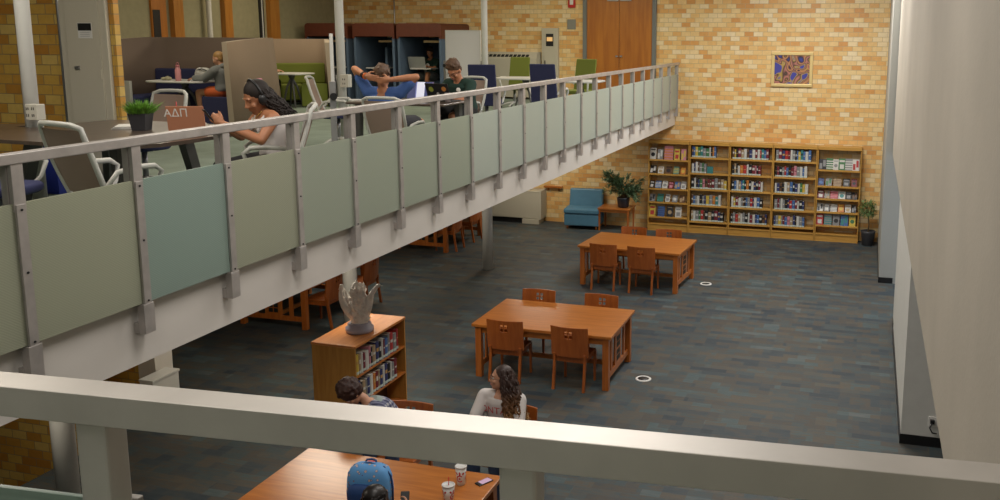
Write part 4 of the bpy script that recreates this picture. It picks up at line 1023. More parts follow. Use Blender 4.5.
# blue patterned backpack on the foreground table
t = thing('backpack', 'blue patterned backpack with navy pocket standing on the foreground table', 'backpack', (-3.84,6.40,.766), R(8))
m = bpy.data.materials.new('blue_print_fabric'); m.use_nodes = True; nt = m.node_tree; bs = nt.nodes['Principled BSDF']
tc = nt.nodes.new('ShaderNodeTexCoord'); vo = nt.nodes.new('ShaderNodeTexVoronoi'); vo.inputs['Scale'].default_value = 24; nt.links.new(tc.outputs['Object'], vo.inputs['Vector'])
r = ramp(nt, [(0,(.50,.30,.22)),(.16,(.55,.50,.45)),(.24,(.10,.03,.12)),(.29,(.10,.30,.60)),(1,(.12,.34,.66))], 'CONSTANT'); nt.links.new(vo.outputs['Distance'], r.inputs[0]); nt.links.new(r.outputs[0], bs.inputs['Base Color']); bs.inputs['Roughness'].default_value = .7
M_bagd = mat('bag_navy_blue', (.01,.045,.16), .6)
def rr(w, d, z, cx=0, cy=0, ex=.5, n=28): return [(cx+w*math.copysign(abs(math.cos(a))**ex, math.cos(a)), cy+d*math.copysign(abs(math.sin(a))**ex, math.sin(a)), z) for a in [2*math.pi*q/n for q in range(n)]]
b = MB(); b.rings([rr(.16,.08,0), rr(.185,.10,.02), rr(.19,.105,.18), rr(.18,.10,.30), rr(.155,.085,.37), rr(.11,.05,.40), rr(.05,.02,.41)]); b.build('body', m, t)
b = MB(); b.rings([rr(.13,.03,.03,0,-.115), rr(.145,.04,.05,0,-.12), rr(.15,.04,.2,0,-.12), rr(.14,.03,.25,0,-.11), rr(.09,.01,.27,0,-.105)]); b.build('front_pocket', M_bagd, t)
b = MB(); b.tube([(-.195,0,.05),(-.198,0,.2),(-.185,0,.31),(-.13,0,.385),(0,0,.415),(.13,0,.385),(.185,0,.31),(.198,0,.2),(.195,0,.05)], .008, 8); b.build('piping', M_bagd, t)
b = MB(); b.tube([(-.05,.03,.39),(-.04,.05,.415),(0,.055,.42),(.04,.05,.415),(.05,.03,.39)], .009, 8); b.build('handle', M_bagd, t)
b = MB()
for s in (-1,1): b.tube([(s*.07,.09,.36),(s*.09,.13,.28),(s*.1,.14,.15),(s*.12,.10,.03)], [.02,.024,.024,.012], 8)
b.build('strap', M_bagd, t)
# ================================================================ PEOPLE  (local frame: facing +y, right hand at +x)
def skin_mat(name, c): return mat(name, c, .5, var=.08, vscale=12)
SK_l = skin_mat('light_skin', (.52,.27,.17)); SK_t = skin_mat('tan_skin', (.42,.18,.09))
M_eye = mat('eye_white', (.6,.58,.55), .3); M_iris = mat('iris_dark', (.03,.015,.01), .2)
def RM(yaw=0, pitch=0, roll=0):
    "yaw>0 turns to the person's left, pitch>0 looks down"
    return Matrix.Rotation(R(yaw),3,'Z') @ Matrix.Rotation(R(-pitch),3,'X') @ Matrix.Rotation(R(roll),3,'Y')
def limb(b, pts, rs, n=12): b.tube(pts, rs, n, round_=True)
def sect(c, right, fwd, a, d, n=20, ex=.85):
    return [c + right*(a*math.copysign(abs(math.cos(t))**ex, math.cos(t))) + fwd*(d*math.copysign(abs(math.sin(t))**ex, math.sin(t))) for t in [2*math.pi*q/n for q in range(n)]]
def torso(b, hip, neck, sR, sL, k=1., infl=0., u0=0., u1=1., belly=.0, bend=.03):
    """loft from hip to neck base; widths follow the shoulder line"""
    hip, neck = V(hip), V(neck); rs = (V(sR)-V(sL)).normalized(); rh = V((1,0,0))
    prof = [(0,.165,.115),(.12,.17,.12),(.3,.150,.108),(.5,.155,.112),(.7,.172,.118),(.84,.178,.108),(.93,.14,.085),(1.,.075,.062)]
    out = []
    ax = (neck-hip).normalized()
    for u, a, d in prof:
        if u < u0-.001 or u > u1+.001: continue
        r_ = rh.lerp(rs, u); r_ = (r_-ax*r_.dot(ax)).normalized(); f = ax.cross(r_)
        c = hip.lerp(neck, u) - f*bend*math.sin(math.pi*u)
        out.append(sect(c, r_, f, a*k+infl, d*k+infl+belly*math.sin(math.pi*u)))
    b.rings(out)
def hand(b, w, d, n, th, curl=35, s=1., spread=1.):
    """w wrist, d fingers direction, n palm normal (fingers curl that way), th towards thumb side"""
    w, d = V(w), V(d).normalized(); n = V(n); n = (n-d*n.dot(d)).normalized(); t = n.cross(d)
    if t.dot(V(th)) < 0: t = -t
    M = Matrix((t, d, n)).transposed()
    b.ell(w+d*.05*s, (.040*s,.052*s,.016*s), M); b.ell(w+d*.035*s+t*.018*s+n*.006*s, (.020*s,.034*s,.015*s), M)
    limb(b, [w-d*.02*s, w+d*.03*s], [.026*s,.026*s], 10)
    for off, L_, r_ in ((.029,.070,.0088),(.010,.078,.009),(-.010,.072,.0087),(-.028,.056,.0078)):
        p = w+d*.088*s+t*off*s; dd = (d+t*off*1.5*spread).normalized(); pts = [p-d*.02*s, p]; a = 0
        for f_ in (.45,.32,.25):
            a += R(curl)*.75; v = dd*math.cos(a)+n*math.sin(a); pts.append(pts[-1]+v*L_*f_*s)
        limb(b, pts, [r_*s*1.08,r_*s*1.05,r_*s,r_*s*.93,r_*s*.82], 8)
    p = w+d*.022*s+t*.03*s; v = (d*.62+t*.62+n*.35).normalized(); q = p+v*.040*s; v2 = (d*.85+t*.2+n*.45).normalized()
    limb(b, [p-v*.01*s, q, q+v2*.030*s, q+v2*.052*s], [.0125*s,.011*s,.0098*s,.008*s], 8)
def head(b, c, M, s=1.):
    c = V(c); P = lambda x,y,z: c+M@V((x*s,y*s,z*s))
    b.ell(P(0,-.012,.028), (.076*s,.094*s,.092*s), M, nu=20, nv=14)
    b.ell(P(0,.022,-.03), (.060*s,.068*s,.082*s), M, nu=20, nv=12)
    b.ell(P(0,.050,-.088), (.030*s,.030*s,.026*s), M)                # chin
    b.ell(P(0,.010,-.072), (.052*s,.055*s,.035*s), M)                # jaw
    b.ell(P(0,.076,.028), (.050*s,.014*s,.010*s), M)                 # brow
    for sd in (-1,1):
        b.ell(P(sd*.038,.062,-.028), (.024*s,.020*s,.022*s), M)      # cheek
        b.ell(P(sd*.077,-.008,-.012), (.010*s,.019*s,.030*s), M)     # ear
        b.ell(P(sd*.009,.094,-.034), (.009*s,.010*s,.008*s), M)
    limb(b, [P(0,.084,.016), P(0,.094,-.008), P(0,.104,-.028)], [.009*s,.010*s,.012*s], 8)   # nose
    b.ell(P(0,.082,-.056), (.022*s,.012*s,.007*s), M); b.ell(P(0,.080,-.067), (.019*s,.012*s,.008*s), M)  # lips
def face_bits(t, c, M, s=1., brow=(.03,.015,.01), closed=False, lip=(.38,.12,.10)):
    c = V(c); P = lambda x,y,z: c+M@V((x*s,y*s,z*s))
    b = MB()
    if closed:
        for sd in (-1,1): b.tube([P(sd*(.032+k*.006),.083-abs(k)*.002,.002-(.003 if k==0 else 0)) for k in (-2,-1,0,1,2)], .0022*s, 6)
        b.build('eyelashes', M_iris, t)
    else:
        for sd in (-1,1): b.ell(P(sd*.032,.0735,.004), (.0135*s,.012*s,.0085*s), M, 0, 12, 8); b.ell(P(sd*.032,.083,.003), (.0062*s,.004*s,.0062*s), M, 1, 10, 6)
        b.build('eyes', [M_eye, M_iris], t)
    b = MB()
    for sd in (-1,1): b.tube([P(sd*.016,.0875,.026), P(sd*.032,.0885,.031), P(sd*.050,.077,.025)], [.004*s,.0045*s,.002*s], 6, round_=True)
    b.build('eyebrows', mat('brow_%.2f' % brow[0], brow, .8), t)
    b = MB(); b.ell(P(0,.0865,-.0575), (.021*s,.010*s,.0055*s), M, 0, 12, 6); b.ell(P(0,.0845,-.0665), (.018*s,.010*s,.006*s), M, 0, 12, 6); b.build('lips', mat('lips_%.2f' % lip[0], lip, .4), t)
def glasses(t, c, M, s=1.):
    c = V(c); P = lambda x,y,z: c+M@V((x*s,y*s,z*s)); b = MB()
    for sd in (-1,1):
        b.tube([P(sd*.033+.021*math.cos(a), .098, .002+.017*math.sin(a)) for a in [R(20*k) for k in range(18)]], .0016*s, 6, closed=True)
        b.tube([P(sd*.055,.097,.008), P(sd*.078,.05,.008), P(sd*.080,-.005,.002)], .0015*s, 6)
    b.tube([P(-.012,.099,.006), P(0,.102,.009), P(.012,.099,.006)], .0016*s, 6)
    b.build('glasses', mat('glasses_metal', (.06,.05,.045), .3, metal=.5), t)
def hair_short(t, c, M, m, s=1., puff=0., top=.01, curls=0, vox=.007):
    c = V(c); P = lambda x,y,z: c+M@V((x*s,y*s,z*s)); b = MB()
    b.ell(P(0,-.024,.048+top*.5), ((.080+puff)*s,(.094+puff)*s,(.086+top+puff)*s), M, nu=22, nv=14)
    b.ell(P(0,-.055,-.005), ((.072+puff)*s,(.052+puff)*s,(.070)*s), M)
    for k in range(curls):
        th = random.uniform(0,2*math.pi); z = random.uniform(-.35,1); q = math.sqrt(1-min(z*z,1))
        y = math.sin(th)*q; 
        if y > .45 and z < .35: continue
        p = P(math.cos(th)*q*(.080+puff), -.022+y*(.092+puff), .048+z*(.083+top+puff)); b.ell(p, random.uniform(.012,.022)*s, nu=8, nv=6)
    return voxel(b, 'hair', m, t, vox, 1)
def strands(b, c, M, s, n, length, spread=.05, wave=.014, r=.008, back=1., front=False, down=V((0,0,-1)), side=None, seed=0):
    rd = random.Random(seed); c = V(c); 
    for k in range(n):
        a = rd.uniform(-1,1)*(R(125) if not front else R(150)); x = math.sin(a)*.080; y = -.03-math.cos(a)*.075
        if front and rd.random() < .25: y = .02; x = math.copysign(.082, x)
        if side and x*side < 0 and rd.random() < .5: x = -x
        z0 = rd.uniform(.0,.09); p = c+M@V((x*s*(1.0 if z0<.06 else .85), y*s*(1 if z0<.06 else .8), z0*s)); L_ = length*rd.uniform(.7,1.05); ph = rd.uniform(0,6.28); ph2 = rd.uniform(0,6.28)
        out = M@V((x*6, y*4 if y < 0 else 0, 0)); pts = []; rs = []
        N_ = 14
        for i in range(N_+1):
            u = i/N_; q = p+down*L_*u + out*spread*u*(1-.3*u) + V((math.sin(ph+u*17)*wave*(.3+u), math.cos(ph2+u*15)*wave*(.3+u), 0))
            pts.append(q); rs.append(r*(.9+.3*math.sin(u*3))*(1-.5*u*u))
        b.tube(pts, rs, 6, round_=True)
def sit_legs(b, hip, kR, kL, aR, aL, infl=0, lower=True, k=1.):
    for sd, kn, an in ((1,kR,aR),(-1,kL,aL)):
        h = V(hip)+V((sd*.09,.0,0)); kn = V(kn); an = V(an)
        limb(b, [h, h.lerp(kn,.35), h.lerp(kn,.75), kn], [(.088*k+infl),(.082*k+infl),(.064*k+infl),(.056*k+infl)], 14)
        if lower: limb(b, [kn, kn.lerp(an,.3), kn.lerp(an,.7), an], [(.055*k+infl),(.058*k+infl),(.042*k+infl),(.034*k+infl)], 12)
def arm(b, sh, el, wr, infl=0, to=1., k=1.):
    sh, el, wr = V(sh), V(el), V(wr)
    if to <= 1: limb(b, [sh, sh.lerp(el,.5*to), sh.lerp(el,to)], [(.052*k+infl),(.046*k+infl),(.042*k+infl)], 12)
    if to > 1:
        limb(b, [sh, sh.lerp(el,.5), el], [(.052*k+infl),(.046*k+infl),(.039*k+infl)], 12)
        e = el.lerp(wr, to-1); limb(b, [el, el.lerp(e,.35), e], [(.040*k+infl),(.040*k+infl),(.027*k+infl)], 12)
def shoes(t, aR, aL, m, yaw=0):
    for an in (aR, aL):
        b = MB(); an = V(an); b.ell(an+V((0,.03,-.045)), (.042,.06,.045)); b.ell(an+V((0,.10,-.062)), (.045,.085,.03)); b.ell(an+V((0,.0,-.065)), (.038,.05,.03)); voxel(b, 'shoe', m, t, .01, 2)
def person(label, loc, rz, skin, hip, neck, hd, HM, sR, sL, eR, eL, wR, wL, kR, kL, aR, aL, hR=None, hL=None, hs=1., torso_k=1., nk=.048, group=None, vox=.0075):
    t = thing('person', label, 'person', loc, rz)
    b = MB(); torso(b, hip, neck, sR, sL, torso_k)
    limb(b, [V(sL), V(neck)+V((0,0,-.03)), V(sR)], [.052,.062,.052], 14)
    hd = V(hd); base = hd+HM@V((0,-.02,-.06))
    limb(b, [V(neck)+V((0,0,-.05)), V(neck).lerp(base,.5), base], [nk*1.2,nk,nk], 14)
    head(b, hd, HM, hs)
    arm(b, sR, eR, wR, 0, 2); arm(b, sL, eL, wL, 0, 2); sit_legs(b, hip, kR, kL, aR, aL)
    b.ell(V(hip), (.165,.125,.10))
    for an in (aR, aL): b.ell(V(an)+V((0,.06,-.05)), (.036,.10,.03))
    if hR: hand(b, wR, *hR)
    if hL: hand(b, wL, *hL)
    voxel(b, 'body', skin, t, vox, 2)
    return t
def shirt(t, m, hip, neck, sR, sL, eR, eL, wR, wL, to=.55, infl=.014, u1=.93, k=1., vox=.009, name='shirt', disp=None):
    b = MB(); torso(b, hip, neck, sR, sL, k, infl, 0., u1)
    limb(b, [V(sL), V(sL).lerp(V(neck),.55)+V((0,0,-.012)), V(neck)+V((0,0,-.085)), V(sR).lerp(V(neck),.55)+V((0,0,-.012)), V(sR)], [.055+infl,.050+infl,.05+infl,.050+infl,.055+infl], 14)
    arm(b, sR, eR, wR, infl+.004, to); arm(b, sL, eL, wL, infl+.004, to)
    return voxel(b, name, m, t, vox, 2, disp)
def pants(t, m, hip, kR, kL, aR, aL, lower=True, infl=.014, name='trousers', short=None):
    b = MB(); b.ell(V(hip), (.165+infl,.125+infl,.10+infl))
    if short:
        for sd, kn in ((1,kR),(-1,kL)):
            h = V(hip)+V((sd*.09,0,0)); e = h.lerp(V(kn), short); limb(b, [h, e], [.088+infl+.006,.078+infl+.012], 14)
    else: sit_legs(b, hip, kR, kL, aR, aL, infl, lower)
    return voxel(b, name, m, t, .01, 2)

# --- P1: woman with headphones at the dark table (chair faces -x)
J = dict(hip=(0,-.04,.56), neck=(-.01,.0,1.00), sR=(.175,.01,.945), sL=(-.175,-.01,.95), eR=(.235,.15,.77), eL=(-.24,.12,.78), wR=(.09,.35,.90), wL=(-.05,.36,.91),
         kR=(.12,.36,.53), kL=(-.12,.36,.53), aR=(.12,.34,.10), aL=(-.12,.32,.10))
HM = RM(10, 24, -4); hc = V((.0,.07,1.105))
t = person('woman with black headphones and curly hair in white tank top, holding a phone', (-4.80,6.60,ZM-.05), R(142), SK_t, hd=hc, HM=HM, hR=((-.5,.6,.5),(-.8,-.5,.0),(0,0,1),45,.95), hL=((.45,.65,.45),(.8,-.5,.0),(0,0,1),45,.95), hs=1.1, torso_k=.92, nk=.042, **J)
M_tank = mat('white_cotton', (.62,.58,.56), .85)
b = MB(); torso(b, J['hip'], J['neck'], J['sR'], J['sL'], .90, .010, 0, .84)
for s in (-1,1): b.tube([(s*.10,.10,.84),(s*.105,.085,.92),(s*.10,.02,.985),(s*.10,-.06,.95),(s*.09,-.10,.86)], .013, 8, round_=True)
voxel(b, 'tank_top', M_tank, t, .008, 1)
pants(t, mat('black_leggings', (.012,.012,.015), .8), J['hip'], J['kR'], J['kL'], J['aR'], J['aL'])
shoes(t, J['aR'], J['aL'], M_paper); face_bits(t, hc, HM, 1.02, closed=True)
M_hd = mat('dark_brown_hair', (.012,.006,.004), .7)
b = MB(); c = hc; P = lambda x,y,z: c+HM@V((x,y,z))
b.ell(P(0,-.024,.052), (.094,.106,.10), HM, nu=20, nv=12)
strands(b, hc, HM, 1.1, 90, .30, .05, .022, .010, down=(V((.02,-.75,-.9))).normalized(), seed=3)
b.build('hair', M_hd, t)
b = MB()
for sd in (-1,1): b.ell(P(sd*.098,-.005,-.008), (.024,.042,.05), HM)
b.build('ear_cup', M_black, t)
b = MB(); b.tube([P(.104*math.cos(a), -.012, .010+.150*math.sin(a)) for a in [R(4+k*12.3) for k in range(15)]], .010, 8); b.build('headband', M_black, t)
b = MB(); b.tube([P(.05,-.07,.10),P(.055,-.10,.09),P(.03,-.11,.11),P(.02,-.08,.125)], .014, 8, closed=True); b.build('hair_tie', mat('pink_scrunchie', (.45,.16,.20), .8), t)
b = MB(); b.tube([(-.055,.05,1.0),(-.04,.09,.955),(0,.112,.925),(.04,.09,.955),(.055,.05,1.0)], .0022, 6); b.ell((0,.116,.918), (.009,.003,.010)); b.build('necklace', mat('gold', (.6,.4,.1), .3, metal=1), t)
b = MB(); b.tube([(.10+.030*math.cos(a)*.7,.335+.03*math.cos(a)*.5,.885+.030*math.sin(a)) for a in [R(30*k) for k in range(12)]], .006, 6, closed=True); b.build('wristband', mat('orange_band', (.7,.15,.03), .6), t)
b = MB(); b.box((-.036,-.006,-.075),(.036,.006,.075)); ph = b.build('phone', M_black, None, .004, None)
ph.matrix_world = Matrix.Translation(V((-4.80,6.60,ZM-.05))) @ Matrix.Rotation(R(142),4,'Z') @ Matrix.Translation((.015,.445,.965)) @ Matrix.Rotation(R(-35),4,'X'); tag(ph, 'dark phone held up in both hands by the woman with headphones', 'phone')

# --- P2: person in grey hoodie inside the big booth, facing left
J = dict(hip=(0,0,.56), neck=(0,.04,.99), sR=(.18,.05,.93), sL=(-.18,.04,.93), eR=(.20,.28,.78), eL=(-.20,.26,.78), wR=(.10,.50,.80), wL=(-.12,.50,.79), kR=(.12,.44,.54), kL=(-.12,.44,.54), aR=(.12,.42,.10), aL=(-.12,.40,.10))
HM = RM(4, 16); hc = V((0,.09,1.13))
t = person('person with a blond bun in grey hoodie and orange shorts in the big booth', (-11.02,14.0,ZM), R(93), SK_l, hd=hc, HM=HM, hR=((0,.9,-.1),(0,0,-1),(-1,0,0),25), hL=((0,.9,-.1),(0,0,-1),(1,0,0),25), vox=.01, **J)
M_hood = mat('grey_fleece', (.17,.18,.18), .95); shirt(t, M_hood, J['hip'], J['neck'], J['sR'], J['sL'], J['eR'], J['eL'], J['wR'], J['wL'], 1.95, .03, .93, vox=.012, name='hoodie')
b = MB(); b.ell((0,-.03,1.0), (.12,.09,.06)); voxel(b, 'hood', M_hood, t, .012, 1)
pants(t, mat('orange_shorts', (.60,.12,.03), .8), J['hip'], J['kR'], J['kL'], J['aR'], J['aL'], name='shorts', short=.5)
shoes(t, J['aR'], J['aL'], M_paper); face_bits(t, hc, HM, 1, (.15,.08,.03))
M_bl = mat('blond_hair', (.32,.18,.06), .5); hair_short(t, hc, HM, M_bl, 1.0, .0, .0)
b = MB(); b.ell(hc+HM@V((0,-.13,.05)), (.045,.042,.045)); b.build('hair_bun', M_bl, t)

# --- P3: man in blue, hands behind head, seen from behind
J = dict(hip=(0,.04,.53), neck=(0,-.12,.93), sR=(.19,-.11,.905), sL=(-.19,-.11,.905), eR=(.375,-.07,1.08), eL=(-.375,-.07,1.16), wR=(.14,-.24,1.055), wL=(-.15,-.24,1.09), kR=(.16,.46,.52), kL=(-.16,.46,.52), aR=(.16,.72,.10), aL=(-.16,.72,.10))
HM = RM(0, 6); hc = V((0,-.13,1.075))
t = person('man in a blue t-shirt leaning back with hands clasped behind his head', (-5.20,9.38,ZM+.03), R(2), SK_t, hd=hc, HM=HM, hR=((-.95,-.18,-.10),(.0,1,0),(0,0,1),18), hL=((.95,-.16,-.18),(0,1,0),(0,0,1),18), nk=.052, **J)
M_bt = mat('blue_cotton', (.055,.12,.34), .9, var=.08); shirt(t, M_bt, J['hip'], J['neck'], J['sR'], J['sL'], J['eR'], J['eL'], J['wR'], J['wL'], .62, .016, .93)
pants(t, mat('dark_shorts', (.02,.02,.025), .9), J['hip'], J['kR'], J['kL'], J['aR'], J['aL'], name='shorts', short=.7); shoes(t, J['aR'], J['aL'], M_black)
hair_short(t, hc, HM, mat('brown_hair', (.09,.045,.022), .6), 1.0, .004, .012, 30); face_bits(t, hc, HM, 1, (.05,.03,.02))
b = MB(); w_ = V(J['wL']); e_ = V(J['eL']); d_ = (w_-e_).normalized(); p_ = w_-d_*.05; u_ = d_.orthogonal().normalized(); v_ = d_.cross(u_)
b.tube([p_+u_*.033*math.cos(a)+v_*.033*math.sin(a) for a in [R(30*k) for k in range(12)]], .009, 6, closed=True); b.build('watch_strap', M_black, t)
b = MB(); b.tube([p_+V((0,-.034,.0)), p_+V((0,-.046,0))], .022, 14); b.build('watch', M_black, t)
b = MB(); p2 = w_-d_*.0; b.tube([p2+u_*.031*math.cos(a)+v_*.031*math.sin(a) for a in [R(30*k) for k in range(12)]], .008, 6, closed=True); b.build('wristband', mat('orange_band'), t)

# --- P4: man in dark green t-shirt looking down, facing the viewer
J = dict(hip=(0,0,.56), neck=(0,.10,.98), sR=(.20,.09,.93), sL=(-.20,.10,.93), eR=(.27,.25,.70), eL=(-.28,.26,.72), wR=(.06,.44,.775), wL=(-.10,.44,.775), kR=(.14,.42,.53), kL=(-.14,.42,.53), aR=(.14,.40,.10), aL=(-.14,.38,.10))
HM = RM(6, 38); hc = V((.0,.20,1.105))
t = person('man in glasses and a dark green t-shirt bent over the table, looking down', (-5.20,11.42,ZM), R(165), SK_t, hd=hc, HM=HM, hR=((-.5,.8,.25),(-.6,-.2,-.5),(0,0,1),40), hL=((.6,.7,.2),(.6,-.2,-.5),(0,0,1),40), hs=1.05, nk=.052, **J)
M_gt = mat('dark_green_cotton', (.010,.035,.026), .9); shirt(t, M_gt, J['hip'], J['neck'], J['sR'], J['sL'], J['eR'], J['eL'], J['wR'], J['wL'], .68, .018, .93)
b = MB(); b.ell((-.075,.215,.86), (.038,.008,.028)); b.build('chest_print', M_paper, t)
pants(t, mat('black_shorts', (.012,.012,.012), .9), J['hip'], J['kR'], J['kL'], J['aR'], J['aL'], name='shorts', short=.75); shoes(t, J['aR'], J['aL'], M_black)
hair_short(t, hc, HM, mat('brown_hair'), 1.05, .004, .02, 40); face_bits(t, hc, HM, 1.05, (.05,.03,.02), True); glasses(t, hc, HM, 1.05)
b = MB(); w_ = V(J['wL']); e_ = V(J['eL']); d_ = (w_-e_).normalized(); p_ = w_-d_*.05; u_ = d_.orthogonal().normalized(); v_ = d_.cross(u_)
b.tube([p_+u_*.033*math.cos(a)+v_*.033*math.sin(a) for a in [R(30*k) for k in range(12)]], .009, 6, closed=True); b.build('watch_strap', M_black, t)
b = MB(); b.tube([p_+V((-.01,.012,.034)), p_+V((-.012,.016,.044))], .020, 14); b.build('watch', mat('watch_face', (.35,.3,.2), .3, metal=.6), t)

# --- P5: person in the study booth
J = dict(hip=(0,0,.52), neck=(0,.04,.96), sR=(.19,.05,.90), sL=(-.19,.04,.90), eR=(.24,.22,.70), eL=(-.24,.22,.72), wR=(.10,.42,.80), wL=(-.10,.42,.80), kR=(.16,.44,.56), kL=(-.20,.44,.60), aR=(.16,.50,.12), aL=(-.18,.46,.12))
HM = RM(10, 14); hc = V((0,.07,1.11))
t = person('person with headphones and a dark t-shirt working inside the right study booth', (-10.42,21.0,ZM+.02), R(168), SK_t, hd=hc, HM=HM, hR=((0,.9,-.1),(0,0,-1),(-1,0,0),25), hL=((0,.9,-.1),(0,0,-1),(1,0,0),25), vox=.011, **J)
shirt(t, M_gt, J['hip'], J['neck'], J['sR'], J['sL'], J['eR'], J['eL'], J['wR'], J['wL'], .6, .018, vox=.012); b = MB(); b.ell((.0,.175,.80), (.06,.012,.05)); b.build('chest_print', M_paper, t)
pants(t, mat('grey_shorts', (.12,.12,.12), .9), J['hip'], J['kR'], J['kL'], J['aR'], J['aL'], name='shorts', short=.7); shoes(t, J['aR'], J['aL'], M_black)
hair_short(t, hc, HM, M_hd, 1, .006, .015, 20); face_bits(t, hc, HM); glasses(t, hc, HM)
b = MB(); 
for sd in (-1,1): b.ell(hc+HM@V((sd*.09,-.005,-.005)), (.02,.034,.04), HM)
b.build('ear_cup', M_black, t)
b = MB(); b.tube([hc+HM@V((.098*math.cos(a), -.012, .008+.132*math.sin(a))) for a in [R(4+k*12.3) for k in range(15)]], .009, 8); b.build('headband', M_black, t)

# --- P9: person mostly hidden behind the big booth, seated in the green booth
J = dict(hip=(0,0,.56), neck=(0,.06,.98), sR=(.18,.06,.92), sL=(-.18,.06,.92), eR=(.24,.26,.80), eL=(-.24,.26,.78), wR=(.06,.44,.80), wL=(-.10,.46,.78), kR=(.12,.44,.54), kL=(-.12,.44,.54), aR=(.12,.42,.10), aL=(-.12,.40,.10))
HM = RM(0, 10); hc = V((0,.10,1.12))
t = person('person almost hidden in the green-seated booth, only a bare arm showing', (-12.90,17.45,ZM), R(-84), SK_l, hd=hc, HM=HM, hR=((0,.9,0),(0,0,-1),(-1,0,0),25), hL=((0,.9,0),(0,0,-1),(1,0,0),25), vox=.012, **J)
shirt(t, M_tank, J['hip'], J['neck'], J['sR'], J['sL'], J['eR'], J['eL'], J['wR'], J['wL'], .5, .016, vox=.013); pants(t, mat('black_shorts'), J['hip'], J['kR'], J['kL'], J['aR'], J['aL']); hair_short(t, hc, HM, mat('brown_hair'), vox=.01); face_bits(t, hc, HM); shoes(t, J['aR'], J['aL'], M_black)

# --- P6: person with curly dark hair, plaid shirt, bent low at the foreground table
J = dict(hip=(0,0,.56), neck=(.22,.16,.97), sR=(.36,.04,.91), sL=(.06,.24,.92), eR=(.46,.34,.80), eL=(.12,.50,.82), wR=(.30,.56,.80), wL=(.34,.62,.80), kR=(.12,.42,.53), kL=(-.12,.42,.53), aR=(.12,.40,.10), aL=(-.12,.38,.10))
HM = RM(-35, 50, 10); hc = V((.38,.22,1.06))
t = person('person with curly brown hair in a plaid shirt bending over the foreground table', (-4.58,8.2,.0), R(186), SK_l, hd=hc, HM=HM, hR=((-.5,.7,-.1),(0,0,-1),(-1,0,0),25), hL=((.6,.6,-.1),(0,0,-1),(1,0,0),25), **J)
m = bpy.data.materials.new('plaid_cotton'); m.use_nodes = True; nt = m.node_tree; bs = nt.nodes['Principled BSDF']; tc = nt.nodes.new('ShaderNodeTexCoord'); sx = nt.nodes.new('ShaderNodeSeparateXYZ'); nt.links.new(tc.outputs['Object'], sx.inputs[0]); vals = []
for q in (1, 2):
    mu = nt.nodes.new('ShaderNodeMath'); mu.operation = 'MULTIPLY'; mu.inputs[1].default_value = 22; nt.links.new(sx.outputs[q], mu.inputs[0])
    fr = nt.nodes.new('ShaderNodeMath'); fr.operation = 'FRACT'; nt.links.new(mu.outputs[0], fr.inputs[0]); gt = nt.nodes.new('ShaderNodeMath'); gt.operation = 'GREATER_THAN'; gt.inputs[1].default_value = .5; nt.links.new(fr.outputs[0], gt.inputs[0]); vals.append(gt)
ad = nt.nodes.new('ShaderNodeMath'); ad.operation = 'ADD'; nt.links.new(vals[0].outputs[0], ad.inputs[0]); nt.links.new(vals[1].outputs[0], ad.inputs[1])
dv = nt.nodes.new('ShaderNodeMath'); dv.operation = 'MULTIPLY'; dv.inputs[1].default_value = .5; nt.links.new(ad.outputs[0], dv.inputs[0])
r = ramp(nt, [(0,(.42,.42,.44)),(.4,(.16,.17,.26)),(.8,(.05,.055,.11))], 'CONSTANT'); nt.links.new(dv.outputs[0], r.inputs[0]); nt.links.new(r.outputs[0], bs.inputs['Base Color']); bs.inputs['Roughness'].default_value = .9
shirt(t, m, J['hip'], J['neck'], J['sR'], J['sL'], J['eR'], J['eL'], J['wR'], J['wL'], .75, .022, .93)
b = MB(); torso(b, V(J['hip'])+V((.0,.0,0)), J['neck'], J['sR'], J['sL'], .9, .03, .84, 1.); b.build('undershirt', mat('pale_green_cotton', (.30,.36,.34), .9), t)
pants(t, mat('blue_jeans', (.03,.05,.10), .9), J['hip'], J['kR'], J['kL'], J['aR'], J['aL']); shoes(t, J['aR'], J['aL'], M_black)
hair_short(t, hc, HM, mat('auburn_hair', (.035,.012,.008), .6), 1.05, .022, .02, 150); face_bits(t, hc, HM, 1.05)

# --- P7: woman with long curly hair and glasses, white t-shirt with red letters
J = dict(hip=(0,0,.56), neck=(-.01,.03,1.02), sR=(.18,.03,.965), sL=(-.18,.01,.965), eR=(.23,.20,.75), eL=(-.24,.16,.74), wR=(.16,.46,.80), wL=(-.26,.50,.755), kR=(.12,.42,.53), kL=(-.12,.42,.53), aR=(.12,.40,.10), aL=(-.12,.38,.10))
HM = RM(-62, -6, 4); hc = V((.0,.04,1.175))
t = person('woman in glasses with long curly hair, white t-shirt with red letters, looking aside', (-3.47,8.42,0), R(176), SK_l, hd=hc, HM=HM, hR=((.0,.9,-.1),(0,0,-1),(-1,0,0),30), hL=((.0,1,-.12),(0,0,-1),(1,0,0),18), nk=.043, **J)
t.scale = (1.05,1.05,1.05)
shirt(t, M_tank, J['hip'], J['neck'], J['sR'], J['sL'], J['eR'], J['eL'], J['wR'], J['wL'], .75, .02, .93)
me = textmesh('MONTANA', .085, .001)
for v in me.vertices:
    x, z = -v.co.x, v.co.y; a = x/.17; zz = .885+z*1.1-.35*x*x
    v.co = V((-.0+.205*math.sin(a), .018+.139*math.cos(a)+.006+v.co.z, zz))
me.materials.append(mat('red_letter_print', (.45,.08,.07), .8)); o = bpy.data.objects.new('shirt_letters', me); col.objects.link(o); o.parent = t
pants(t, mat('blue_jeans'), J['hip'], J['kR'], J['kL'], J['aR'], J['aL']); shoes(t, J['aR'], J['aL'], M_paper); face_bits(t, hc, HM); glasses(t, hc, HM)
